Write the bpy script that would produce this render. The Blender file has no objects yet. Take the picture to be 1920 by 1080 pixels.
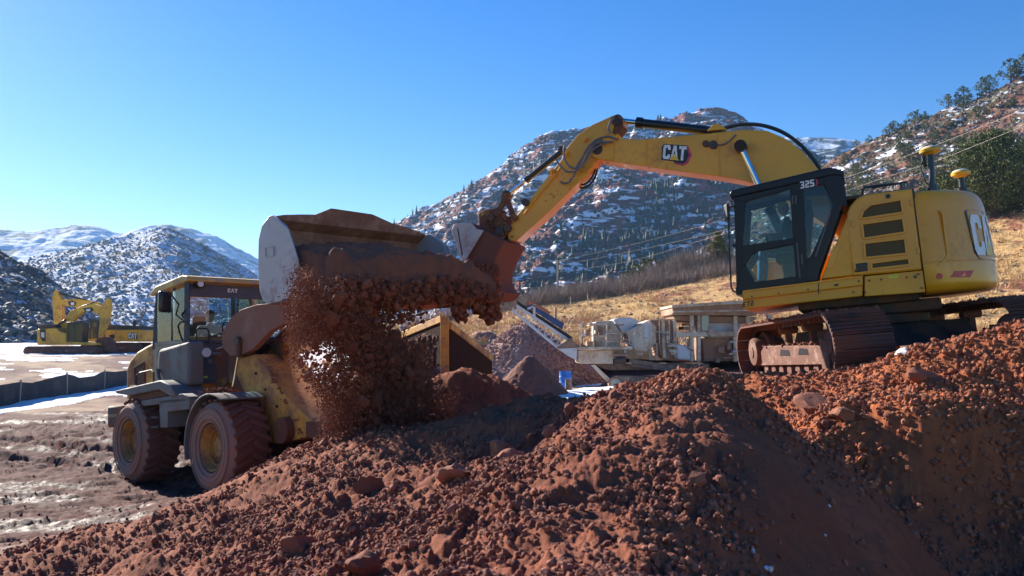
import bpy, bmesh, math, random
import numpy as np
from mathutils import Vector, Matrix
R = math.radians
PI = math.pi
random.seed(7)
rng = np.random.default_rng(11)
scene = bpy.context.scene
col = scene.collection

# ------------------------------------------------------------------ camera
FPX = 1600.0
PITCH = math.atan(100/1600)
CAMZ = 2.6
cam = bpy.data.cameras.new('camera'); camo = bpy.data.objects.new('camera', cam); col.objects.link(camo)
cam.sensor_width = 36; cam.lens = 36*FPX/1920; cam.clip_start = .1; cam.clip_end = 9000
camo.location = (0, 0, CAMZ); camo.rotation_euler = (PI/2+PITCH, 0, 0)
scene.camera = camo
cam.dof.use_dof = True; cam.dof.focus_distance = 14.0; cam.dof.aperture_fstop = 2.8
CP, SP = math.cos(PITCH), math.sin(PITCH)
def ray(px, py):
    a = (px-960)/FPX; b = (540-py)/FPX
    return Vector((a, CP - b*SP, SP + b*CP))
def W(px, py, d):
    "world point seen at a photo pixel, d metres out along the ground"
    r = ray(px, py); t = d/r.y
    return Vector((r.x*t, d, CAMZ+r.z*t))

# ------------------------------------------------------------------ noise (numpy)
def _h(ix, iy, s):
    n = (ix.astype(np.int64)*374761393 + iy.astype(np.int64)*668265263 + s*1442695041) & 0xffffffff
    n = ((n ^ (n >> 13))*1274126177) & 0xffffffff
    n = ((n ^ (n >> 16))*2246822519) & 0xffffffff
    return ((n ^ (n >> 15)) & 0xffffff)/float(0xffffff)
def vnoise(x, y, s=0):
    ix = np.floor(x); iy = np.floor(y); fx = x-ix; fy = y-iy
    ix = ix.astype(np.int64); iy = iy.astype(np.int64)
    u = fx*fx*fx*(fx*(fx*6-15)+10); v = fy*fy*fy*(fy*(fy*6-15)+10)
    a = _h(ix, iy, s); b = _h(ix+1, iy, s); c = _h(ix, iy+1, s); d = _h(ix+1, iy+1, s)
    return (a*(1-u)+b*u)*(1-v)+(c*(1-u)+d*u)*v
def fbm(x, y, o=4, s=0, g=.5):
    t = 0; a = 1; n = 0
    for i in range(o):
        t = t + a*vnoise(x, y, s+i*7); n += a; a *= g
        x, y = x*1.62-y*1.18+3.1, x*1.18+y*1.62-1.7
    return t/n
def ridged(x, y, o=5, s=0, g=.5):
    t = 0; a = 1; n = 0
    for i in range(o):
        t = t + a*(1-np.abs(2*vnoise(x, y, s+i*7)-1)); n += a; a *= g
        x, y = x*1.62-y*1.18+3.1, x*1.18+y*1.62-1.7
    return t/n
def bumps(x, y, cell, rmin, rmax, s, p=1.0, sq=.8):
    "height of half sunk round lumps"
    X = x/cell; Y = y/cell; ix = np.floor(X).astype(np.int64); iy = np.floor(Y).astype(np.int64)
    out = np.zeros_like(x)
    for di in (-1, 0, 1):
        for dj in (-1, 0, 1):
            cx = ix+di; cy = iy+dj
            px = cx+_h(cx, cy, s); py = cy+_h(cx, cy, s+1)
            r = rmin+(rmax-rmin)*_h(cx, cy, s+2)**2
            r = np.where(_h(cx, cy, s+3) < p, r, 0.0)
            d2 = ((X-px)*cell)**2+((Y-py)*cell)**2
            e = np.clip(r*r-d2, 0, None)
            out = np.maximum(out, np.sqrt(e)*sq)
    return out
def smooth(e0, e1, x):
    t = np.clip((x-e0)/(e1-e0), 0, 1); return t*t*(3-2*t)

# ------------------------------------------------------------------ materials
def nodes_of(name):
    m = bpy.data.materials.new(name); m.use_nodes = True
    nt = m.node_tree; b = nt.nodes['Principled BSDF']
    return m, nt, b
def N(nt, t, **kw):
    n = nt.nodes.new(t)
    for k, v in kw.items():
        if k in n.inputs.keys(): n.inputs[k].default_value = v
        else: setattr(n, k, v)
    return n
def mix(nt, fac, a, b, blend='MIX'):
    n = nt.nodes.new('ShaderNodeMix'); n.data_type = 'RGBA'; n.blend_type = blend
    def put(i, v):
        if isinstance(v, bpy.types.NodeSocket): nt.links.new(v, n.inputs[i])
        elif isinstance(v, (tuple, list)): n.inputs[i].default_value = (v[0], v[1], v[2], 1)
        else: n.inputs[i].default_value = v
    put(0, fac); put(6, a); put(7, b)
    return n.outputs[2]
def ramp(nt, src, p0, p1, inv=False):
    n = nt.nodes.new('ShaderNodeMapRange'); n.interpolation_type = 'SMOOTHSTEP'
    nt.links.new(src, n.inputs[0]); n.inputs[1].default_value = p0; n.inputs[2].default_value = p1
    n.inputs[3].default_value = 1 if inv else 0; n.inputs[4].default_value = 0 if inv else 1
    return n.outputs[0]
def mth(nt, op, a, b=None, clamp=False):
    n = nt.nodes.new('ShaderNodeMath'); n.operation = op; n.use_clamp = clamp
    for i, v in enumerate((a, b)):
        if v is None: continue
        if isinstance(v, bpy.types.NodeSocket): nt.links.new(v, n.inputs[i])
        else: n.inputs[i].default_value = v
    return n.outputs[0]
def noise(nt, scale, detail=5, rough=.55, coord='Object', sc=(1, 1, 1), dist=0, rot=(0, 0, 0)):
    tc = nt.nodes.new('ShaderNodeTexCoord'); mp = nt.nodes.new('ShaderNodeMapping')
    mp.inputs['Scale'].default_value = sc; mp.inputs['Rotation'].default_value = rot
    nt.links.new(tc.outputs[coord], mp.inputs[0])
    n = nt.nodes.new('ShaderNodeTexNoise'); n.inputs['Scale'].default_value = scale
    n.inputs['Detail'].default_value = detail; n.inputs['Roughness'].default_value = rough; n.inputs['Distortion'].default_value = dist
    nt.links.new(mp.outputs[0], n.inputs['Vector'])
    return n.outputs[0]
def bump(nt, b, src, strength, dist=.02):
    n = nt.nodes.new('ShaderNodeBump'); n.inputs['Strength'].default_value = strength; n.inputs['Distance'].default_value = dist
    nt.links.new(src, n.inputs['Height']); nt.links.new(n.outputs[0], b.inputs['Normal']); return n
MATS = {}
def paint(name, c, rough=.45, metal=0.0, dirt=(.17, .075, .045), amt=.35, dscale=2.5, bmp=.15, spec=.5, coat=0.0, var=.12):
    "painted or bare metal with dust and splashes of soil on it"
    if name in MATS: return MATS[name]
    m, nt, b = nodes_of(name)
    n1 = noise(nt, dscale, 8, .65); n2 = noise(nt, dscale*9, 4, .6); n3 = noise(nt, dscale*.5, 3)
    c2 = tuple(x*(1-var) for x in c); c3 = tuple(min(1, x*(1+var)) for x in c)
    base = mix(nt, ramp(nt, n3, .35, .65), c2, c3)
    k = mth(nt, 'ADD', mth(nt, 'MULTIPLY', n1, .75), mth(nt, 'MULTIPLY', n2, .25))
    hi = .72-.42*amt
    f = ramp(nt, k, hi-.1, hi+.12)
    f = mth(nt, 'MULTIPLY', f, min(1, .45+amt))
    nt.links.new(mix(nt, f, base, dirt), b.inputs['Base Color'])
    b.inputs['Metallic'].default_value = metal
    rr = mth(nt, 'ADD', mth(nt, 'MULTIPLY', f, .9-rough), rough, True); nt.links.new(rr, b.inputs['Roughness'])
    b.inputs['Specular IOR Level'].default_value = spec
    b.inputs['Coat Weight'].default_value = coat
    if bmp: bump(nt, b, k, bmp, .01)
    MATS[name] = m; return m
def plain(name, c, rough=.6, metal=0, emit=0):
    if name in MATS: return MATS[name]
    m, nt, b = nodes_of(name)
    n = noise(nt, 14, 4); nt.links.new(mix(nt, ramp(nt, n, .3, .7), tuple(x*.85 for x in c), tuple(min(1, x*1.1) for x in c)), b.inputs['Base Color'])
    b.inputs['Roughness'].default_value = rough; b.inputs['Metallic'].default_value = metal
    MATS[name] = m; return m
def glass(name, tint=(.75, .85, .85), refl=.12, dirt=.12):
    if name in MATS: return MATS[name]
    m = bpy.data.materials.new(name); m.use_nodes = True; nt = m.node_tree; nt.nodes.clear()
    out = nt.nodes.new('ShaderNodeOutputMaterial'); tr = nt.nodes.new('ShaderNodeBsdfTransparent'); tr.inputs[0].default_value = (*tint, 1)
    gl = nt.nodes.new('ShaderNodeBsdfGlossy'); gl.inputs['Roughness'].default_value = .03
    df = nt.nodes.new('ShaderNodeBsdfDiffuse'); df.inputs[0].default_value = (.45, .38, .33, 1)
    fr = nt.nodes.new('ShaderNodeFresnel'); fr.inputs[0].default_value = 1.5
    f = mth(nt, 'ADD', fr.outputs[0], refl, True)
    a = nt.nodes.new('ShaderNodeMixShader'); nt.links.new(f, a.inputs[0]); nt.links.new(tr.outputs[0], a.inputs[1]); nt.links.new(gl.outputs[0], a.inputs[2])
    n = noise(nt, 3, 5); g = mth(nt, 'MULTIPLY', ramp(nt, n, .35, .75), dirt)
    c = nt.nodes.new('ShaderNodeMixShader'); nt.links.new(g, c.inputs[0]); nt.links.new(a.outputs[0], c.inputs[1]); nt.links.new(df.outputs[0], c.inputs[2])
    nt.links.new(c.outputs[0], out.inputs[0])
    MATS[name] = m; return m

# ------------------------------------------------------------------ objects
def tag(o, label=None, cat=None, group=None, kind=None):
    if label: o['label'] = label
    if cat: o['category'] = cat
    if group: o['group'] = group
    if kind: o['kind'] = kind
    return o
def thing(name, M, label, cat, group=None):
    o = bpy.data.objects.new(name, None); col.objects.link(o); o.matrix_world = M; o.empty_display_size = .2
    return tag(o, label, cat, group)
class Frame:
    "a thing's own axes; traced outlines are laid on planes of it and get their real thickness there"
    def __init__(s, M): s.M = M; s.I = M.inverted(); s.o = s.I @ Vector((0, 0, CAMZ)); s.R = s.I.to_3x3()
    def hit(s, px, py, ax, val):
        d = s.R @ ray(px, py); t = (val-s.o[ax])/d[ax]; return s.o + d*t
    def xz(s, pts, y): return [(h.x, h.z) for h in (s.hit(p[0], p[1], 1, y) for p in pts)]
    def yz(s, pts, x): return [(h.y, h.z) for h in (s.hit(p[0], p[1], 0, x) for p in pts)]
class MB:
    def __init__(s): s.v = []; s.f = []; s.sm = []
    def add(s, vs, fs, sm=False):
        o = len(s.v); s.v += [tuple(v) for v in vs]
        for f in fs: s.f.append(tuple(i+o for i in f)); s.sm.append(sm)
        return s
    def box(s, c, d, rot=None):
        hx, hy, hz = d[0]/2, d[1]/2, d[2]/2
        vs = [Vector((x, y, z)) for x in (-hx, hx) for y in (-hy, hy) for z in (-hz, hz)]
        if rot is not None:
            if not isinstance(rot, Matrix):
                from mathutils import Euler
                rot = Euler(rot).to_matrix()
            vs = [rot @ v for v in vs]
        vs = [v+Vector(c) for v in vs]
        return s.add(vs, [(0, 1, 3, 2), (4, 6, 7, 5), (0, 4, 5, 1), (2, 3, 7, 6), (0, 2, 6, 4), (1, 5, 7, 3)])
    def rng(s, x0, x1, y0, y1, z0, z1): return s.box(((x0+x1)/2, (y0+y1)/2, (z0+z1)/2), (abs(x1-x0), abs(y1-y0), abs(z1-z0)))
    def ext(s, a, b):
        "loft between two equal loops a and b, capped"
        n = len(a)
        return s.add(list(a)+list(b), [tuple(range(n))[::-1], tuple(range(n, 2*n))]+[(i, (i+1) % n, n+(i+1) % n, n+i) for i in range(n)])
    def prism(s, p, y0, y1): return s.ext([(x, y0, z) for x, z in p], [(x, y1, z) for x, z in p])
    def prismx(s, p, x0, x1): return s.ext([(x0, y, z) for y, z in p], [(x1, y, z) for y, z in p])
    def bar(s, a, b, w, h=None, up=(0, 0, 1)):
        a = Vector(a); b = Vector(b); h = h or w; d = (b-a); L = d.length; d.normalize()
        u = Vector(up); sd = d.cross(u)
        if sd.length < 1e-3: sd = d.cross(Vector((1, 0, 0)))
        sd.normalize(); u = sd.cross(d)
        M = Matrix((d, sd, u)).transposed()
        return s.box((a+b)/2, (L, w, h), M)
    def tube(s, pts, r, n=10, cap=True):
        pts = [Vector(p) for p in pts]; rs = r if isinstance(r, (list, tuple)) else [r]*len(pts)
        rings = []; prev = None
        for i, p in enumerate(pts):
            d = (pts[min(i+1, len(pts)-1)]-pts[max(i-1, 0)]).normalized()
            if prev is None:
                u = d.orthogonal().normalized()
            else:
                u = (prev - d*prev.dot(d))
                u = u.normalized() if u.length > 1e-4 else d.orthogonal().normalized()
            prev = u; w = d.cross(u)
            rings.append([p+(u*math.cos(2*PI*k/n)+w*math.sin(2*PI*k/n))*rs[i] for k in range(n)])
        vs = [v for ring in rings for v in ring]; fs = []
        for i in range(len(rings)-1):
            for k in range(n): fs.append((i*n+k, i*n+(k+1) % n, (i+1)*n+(k+1) % n, (i+1)*n+k))
        s.add(vs, fs, True)
        if cap: s.add(rings[0], [tuple(range(n))[::-1]]); s.add(rings[-1], [tuple(range(n))])
        return s
    def cyl(s, a, b, r, n=20, r2=None): return s.tube([a, b], [r, r if r2 is None else r2], n)
    def lathe(s, prof, c, ax=(0, 1, 0), n=48, closed=True):
        "prof: (radius, offset along axis)"
        ax = Vector(ax).normalized(); u = ax.orthogonal().normalized(); w = ax.cross(u); c = Vector(c); m = len(prof)
        vs = [c+ax*o+(u*math.cos(2*PI*k/n)+w*math.sin(2*PI*k/n))*r for k in range(n) for r, o in prof]
        fs = []
        for k in range(n):
            for i in range(m if closed else m-1):
                j = (i+1) % m; k2 = (k+1) % n
                fs.append((k*m+i, k*m+j, k2*m+j, k2*m+i))
        return s.add(vs, fs, True)
    def xf(s, M): s.v = [tuple(M @ Vector(v)) for v in s.v]; return s
    def build(s, name, mat, parent=None, bevel=0, ang=35, seg=2, rec=True):
        me = bpy.data.meshes.new(name); me.from_pydata(s.v, [], s.f)
        bm = bmesh.new(); bm.from_mesh(me); bmesh.ops.recalc_face_normals(bm, faces=bm.faces)
        bm.to_mesh(me); bm.free()
        for p in me.polygons: p.use_smooth = True
        me.set_sharp_from_angle(angle=R(ang))
        mats = mat if isinstance(mat, (list, tuple)) else [mat]
        for m in mats: me.materials.append(m)
        o = bpy.data.objects.new(name, me); col.objects.link(o)
        if parent: o.parent = parent
        if bevel:
            b = o.modifiers.new('bevel', 'BEVEL'); b.width = bevel; b.segments = seg; b.limit_method = 'ANGLE'; b.angle_limit = R(40)
        return o
def np_mesh(name, V, F, mat, smooth=True, parent=None):
    me = bpy.data.meshes.new(name); V = np.asarray(V, np.float32); F = np.asarray(F, np.int32)
    k = F.shape[1]; me.vertices.add(len(V)); me.vertices.foreach_set('co', V.ravel())
    me.loops.add(F.size); me.loops.foreach_set('vertex_index', F.ravel())
    me.polygons.add(len(F)); me.polygons.foreach_set('loop_start', np.arange(0, F.size, k, dtype=np.int32))
    me.polygons.foreach_set('loop_total', np.full(len(F), k, np.int32))
    me.polygons.foreach_set('use_smooth', np.full(len(F), smooth, bool))
    me.update(calc_edges=True); me.validate()
    for m in (mat if isinstance(mat, (list, tuple)) else [mat]): me.materials.append(m)
    o = bpy.data.objects.new(name, me); col.objects.link(o)
    if parent: o.parent = parent
    return o
def attr(o, name, a):
    t = o.data.attributes.new(name, 'FLOAT', 'POINT'); t.data.foreach_set('value', np.asarray(a, np.float32).ravel())
def ico(sub):
    bm = bmesh.new(); bmesh.ops.create_icosphere(bm, subdivisions=sub, radius=1)
    V = np.array([v.co[:] for v in bm.verts]); F = np.array([[v.index for v in f.verts] for f in bm.faces]); bm.free(); return V, F
ICO = {k: ico(k) for k in (1, 2, 3)}
def rock_verts(n, seed, sub=1, flat=.7):
    "n shapes of broken lump"
    g = np.random.default_rng(seed); V, F = ICO[sub]; out = []
    for i in range(n):
        v = V.copy()
        for q in range(9):                       # cut facets
            d = g.normal(size=3); d /= np.linalg.norm(d); c = g.uniform(.55, .9)
            k = v@d; m = k > c; v[m] -= np.outer(k[m]-c, d)
        v *= 1+g.normal(size=(len(v), 1))*.05
        v *= np.array([g.uniform(.8, 1.25), g.uniform(.8, 1.25), g.uniform(.6, 1)*flat/.7]); out.append(v)
    return out, F
def scatter(name, P, S, mat, seed=3, sub=1, smooth=False, nshape=8, parent=None):
    g = np.random.default_rng(seed); shapes, F = rock_verts(nshape, seed+50, sub); n = len(P)
    k = g.integers(0, nshape, n); base = np.stack(shapes)[k]
    q = g.normal(size=(n, 4)); q /= np.linalg.norm(q, axis=1)[:, None]; w, x, y, z = q.T
    Rm = np.stack([1-2*(y*y+z*z), 2*(x*y-z*w), 2*(x*z+y*w), 2*(x*y+z*w), 1-2*(x*x+z*z), 2*(y*z-x*w), 2*(x*z-y*w), 2*(y*z+x*w), 1-2*(x*x+y*y)], -1).reshape(n, 3, 3)
    V = np.einsum('nij,nvj->nvi', Rm, base)*np.asarray(S)[:, None, None]+np.asarray(P)[:, None, :]
    m = V.shape[1]; FF = (F[None]+(np.arange(n)*m)[:, None, None]).reshape(-1, 3)
    return np_mesh(name, V.reshape(-1, 3), FF, mat, smooth, parent)
# ------------------------------------------------------------------ ground shape
CTRL = []
def cp(px, py, d): w = W(px, py, d); CTRL.append((w.x, w.y, w.z))
for a in [(200,1080,8),(400,1080,6.5),(600,1080,5.5),(800,1080,4.8),(1000,1080,4.1),(1200,1080,4.15),(1400,1080,5.0),(1600,1080,6.0),(1765,1080,7.0),
          (120,1000,10),(300,960,10),(500,950,8.5),(700,950,7),(900,950,6),(1100,950,5.1),(1300,950,5.35),(1500,950,6.3),(1660,950,7.2),
          (440,915,13.2),(520,880,12.2),(650,850,10.6),(800,830,9.5),(1000,850,8),(1180,830,6.7),(1340,800,7.0),(1440,850,7.0),(1520,835,7.6),(1590,880,7.5),
          (600,835,12.6),(700,810,12.2),(850,790,11.6),(1000,757,11),(1130,756,10.4),(1230,744,9.6),(1300,722,9),(1370,708,8.5),(1400,728,8.3),(1440,757,8.2),(1480,797,7.8),
          (1100,745,13.4),(1180,726,13),(1260,716,12.3),(1400,714,11.4),(1480,716,11),(1560,712,10.8),(1640,680,10.7),(1690,655,10.6),(1760,625,10.6),(1830,600,10.6),(1920,572,10.6),(2050,545,10.6),
          (1500,740,9.9),(1560,750,9.8),(1700,740,9.6),(1850,720,9.6),(1600,800,9),(1750,800,8.8),(1900,800,8.8),(2050,760,8.8),(1600,860,8.9),(1750,880,8.6),(1900,900,8.5),(1720,960,8.3),(1850,1000,8.1),(1900,1080,7.7),(2050,1050,7.6)]: cp(*a)
# valleys behind crests and the machine pad, in metres
CTRL += [(2.2,11.2,1.2),(.6,13.2,1.0),(-.9,12.6,1.25),(3.2,9.9,1.5),(3.0,10.7,1.45),(4.3,7.9,.6),(3.6,8.5,1.15),(3.9,6.8,.2),(5.2,7.6,.4),
         (3.2,14,2.02),(3.2,17,1.95),(5,12.6,2.05),(5,14,2.05),(5,16,2.0),(7,13,2.1),(7,16,2.05),(9,13,2.2),(9,16,2.2),(11,12,2.6),(6.5,11.2,2.5),(8.5,11.5,2.75),(7,19,1.6),(2,18,1.0),(4,20,1.0),(10,20,1.6),
         (-.75,15.2,2.1),(.9,15.2,1.35),(2.0,15.4,.8),(-2.2,15.0,1.2),(-.7,17.5,.7),(1,18,.5),(-3.2,14.2,.55),(-3.1,12.6,.5),(-1.8,13.6,1.6),(-1.2,14.4,2.0),(-2.3,12.9,1.2),(-2,17,.3),
         (-4.6,14.6,.05),(-5.0,13.7,.1),(-7.2,16.5,-.1),(-6,13,.02),(-8,13,0),(-9,11,0),(-7,10.5,0),(-5,11.6,.22),(-10,15,0),(-9,18,0),(-6,18,0),(-4,17,.0),(-3,20,0),(-7,8,.1),(-5,6,.5),(-12,9,0),(-12,14,0),(-12,20,0),(0,21,.2),
         (-3,3,1.0),(0,2,1.1),(3,2.5,1.0),(6,3,.1),(-6,3,.4),(9,5,.8),(12,8,2.0),(13,14,2.6)]
CT = np.array(CTRL)
def _rbf():
    d = np.sqrt(((CT[:, None, :2]-CT[None, :, :2])**2).sum(-1)+.5**2)
    return np.linalg.solve(d+np.eye(len(CT))*-.02, CT[:, 2])
RW = _rbf()
def base_far(x, y):
    r = np.sqrt(x*x+y*y)
    z = .4*smooth(19, 26, r)+1.15*smooth(42, 72, r)+ .9*smooth(72, 170, r)
    z = z+.35*smooth(2, 12, x)*smooth(20, 38, r)
    return z
def terr0(x, y):
    out = np.zeros_like(x); n = len(x)
    for a in range(0, n, 60000):
        xs = x[a:a+60000]; ys = y[a:a+60000]
        near = (xs*xs+ys*ys) < 26**2
        o = np.zeros_like(xs)
        if near.any():
            d = np.sqrt((xs[near, None]-CT[None, :, 0])**2+(ys[near, None]-CT[None, :, 1])**2+.25)
            o[near] = d@RW
        out[a:a+60000] = o
    r = np.sqrt(x*x+y*y)
    lat = np.abs(x-0)
    m = (1-smooth(17.5, 22.5, r))*(1-smooth(11.5, 15.5, x))*(1-smooth(12, 15, -x))
    g = base_far(x, y)
    return out*m+g*(1-m)
def moundmask(x, y, z):
    "where the ground is loose dug soil"
    edge = z+.25*(fbm(x*.8, y*.8, 3, 5)-.5)
    m = smooth(.12, .42, edge)*(1-smooth(19, 22, np.sqrt(x*x+y*y)))
    return m
def smoothface(x, y):
    "the fine sandy face on the right side of the near mound"
    # line from crest foot to lower right, slope side to the right
    t = (x-(.95+.16*(y-4)))
    return smooth(.0, .5, t)*(1-smooth(3.0, 3.7, x-.35*(y-5)))*(1-smooth(7.2, 7.8, y))
def terr(x, y, detail=True):
    x = np.asarray(x, float); y = np.asarray(y, float)
    z = terr0(x, y)
    if not detail: return z
    m = moundmask(x, y, z); sf = smoothface(x, y)*m
    r = np.sqrt(x*x+y*y)
    wx = x+.25*(fbm(x*3, y*3, 2, 31)-.5); wy = y+.25*(fbm(x*3+9, y*3, 2, 37)-.5)
    big = .34*(fbm(x*1.1, y*1.1, 4, 41)-.5)+.12*(ridged(x*2.2, y*2.2, 4, 43)-.5)
    b = .5*bumps(wx, wy, .62, .04, .18, 101, .25)+.7*bumps(wx, wy, .30, .03, .11, 111, .55)
    n1 = np.clip(1.6*fbm(x*1.7, y*1.7, 3, 61)-.25, 0, 1)
    s1 = bumps(x, y, .135, .02, .062, 121, .8)*n1; s2 = bumps(x, y, .062, .008, .03, 131, .9)*(.35+.65*n1)
    fine = .05*(fbm(x*9, y*9, 4, 71)-.5)
    crumb = .7*bumps(x+3.3, y, .034, .004, .016, 181, .9)*(r < 11)
    pad = smooth(9.2, 10.4, y)*smooth(1.0, 2.5, x)
    rough = big*(1-.4*pad)+b*(1-.55*pad)+1.15*s1+1.2*s2+fine+crumb-.10*pad-.05
    soft = .22*(fbm(x*.9, y*.9, 3, 41)-.5)+.05*(fbm(x*5, y*5, 4, 77)-.5)+.4*bumps(wx, wy, .5, .02, .09, 141, .2)+.5*bumps(x, y, .11, .004, .022, 151, .45)
    z = z+m*(rough*(1-sf)+soft*sf)
    # muddy tracked flat: ruts pressed along the haul direction and lug prints
    fl = (1-m)*(1-smooth(24, 34, r))
    u = x*.80+y*.60; v = -x*.60+y*.80
    rut = .09*(fbm(u*.25, v*1.6, 3, 81)-.5)+.13*(ridged(u*1.3+.4*v, v*4.5, 4, 83)-.55)
    lug = .045*(ridged(u*4.1+.3*v, v*9, 3, 85)-.55)+.03*(fbm(u*9, v*14, 3, 88)-.5)
    lump = .5*bumps(x, y, .24, .01, .06, 161, .5)+.6*bumps(x, y, .1, .004, .03, 171, .5)
    for ox, oy, dx, dy, wd_ in ((-4.8, 14.5, -.719, .695, .32), (-3.0, 16.4, -.719, .695, .32), (-8, 12, -.94, .34, .3), (-8.5, 14, -.94, .34, .3), (-7, 17.5, -.97, .24, .3), (-7.5, 10.2, -.90, .43, .3), (-9, 19.5, -.97, .24, .3)):
        al = (x-ox)*dx+(y-oy)*dy; ac = -(x-ox)*dy+(y-oy)*dx+.25*(fbm(al*.2, al*0+ox, 2, 95)-.5)
        inn = (1-smooth(wd_*.8, wd_, np.abs(ac))); rim_ = np.exp(-((np.abs(ac)-wd_*1.2)/.09)**2)
        rut = rut+(-.055*inn+.035*rim_+.028*inn*np.sin((al+.5*np.abs(ac))*2*PI/.24))*smooth(-1.5, .5, al)
    z = z+fl*(rut+lug+lump)
    f2 = (1-m)*smooth(24, 34, r)
    z = z+f2*(.18*(fbm(x*.35, y*.35, 4, 91)-.5)+.06*(fbm(x*2, y*2, 3, 93)-.5))
    return z
# polar sheet, finer where it is near
na = 1120; az = np.radians(np.linspace(-47, 47, na))
rr = [1.6]
while rr[-1] < 95: rr.append(rr[-1]*(1.0+(.0058 if rr[-1] < 30 else .012)))
while rr[-1] < 3600: rr.append(rr[-1]*1.06)
rr = np.array(rr)
A, RR = np.meshgrid(az, rr); GX = (np.sin(A)*RR).ravel(); GY = (np.cos(A)*RR).ravel()
GZ0 = terr0(GX, GY); GZ = terr(GX, GY)
def grid_faces(nr, nc):
    i = np.arange(nr-1)[:, None]*nc+np.arange(nc-1)[None]; i = i.ravel()
    return np.stack([i, i+1, i+nc+1, i+nc], -1)
rad = np.sqrt(GX*GX+GY*GY)
# snow, wet and dry-grass areas of the flat
def poly_mask(px_pts, soft=.5):
    P = np.array(px_pts); x = GX; y = GY; inside = np.zeros(len(x), bool); j = len(P)-1
    for i in range(len(P)):
        xi, yi = P[i]; xj, yj = P[j]
        c = ((yi > y) != (yj > y)) & (x < (xj-xi)*(y-yi)/(yj-yi+1e-9)+xi); inside ^= c; j = i
    return inside.astype(float)
def gpt(px, py, z=.3):
    r = ray(px, py); t = (z-CAMZ)/r.z; return (r.x*t, r.y*t)
warp = fbm(GX*.5, GY*.5, 4, 201)
snow = np.zeros_like(GX)
def area(pts, z=.35):
    global snow
    snow = np.maximum(snow, poly_mask([gpt(a, b, z) for a, b in pts]))
area([(-60,792),(0,764),(120,742),(235,722),(330,716),(330,724),(240,738),(120,764),(0,782),(-60,800)], .35)
area([(530,720),(560,690),(610,664),(700,664),(760,690),(700,735),(600,745)], .35)
snow = np.maximum(snow, (fbm(GX*.22, GY*.55, 4, 205) > .535)*(GX < 2)*(rad > 36)*1.0)
snow = np.maximum(snow, (fbm(GX*.3, GY*.6, 4, 207) > .54)*(GX >= 0)*(GX < 12)*(rad > 22)*(rad < 46)*1.0)
area([(1010,705),(1020,668),(1050,672),(1130,712),(1125,722),(1040,718)], .5)
area([(905,652),(965,650),(985,672),(930,682)], .8)
area([(1040,735),(1110,735),(1120,748),(1050,750)], .4)
for pts_ in () and ([(150,846),(185,842),(215,849),(205,854),(170,852)], [(60,902),(85,892),(115,895),(105,904)], [(0,968),(20,963),(35,968),(20,980),(0,985)], [(240,800),(300,792),(330,800),(260,806)], [(20,845),(60,838),(90,843),(40,850)]): area(pts_, .02)
mm = moundmask(GX, GY, GZ0)
snow *= (1-mm)
wet = smooth(.50, .60, fbm(GX*.35+.2*GY, GY*.9, 4, 211))*(1-mm)*(rad < 30)
drygrass = (rad > 30)*(GX < 4)*smooth(.35, .5, warp)*1.0
GZ = GZ+snow*.05
_rut = fbm(GX*.35+.2*GY, GY*.9, 4, 211)
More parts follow.
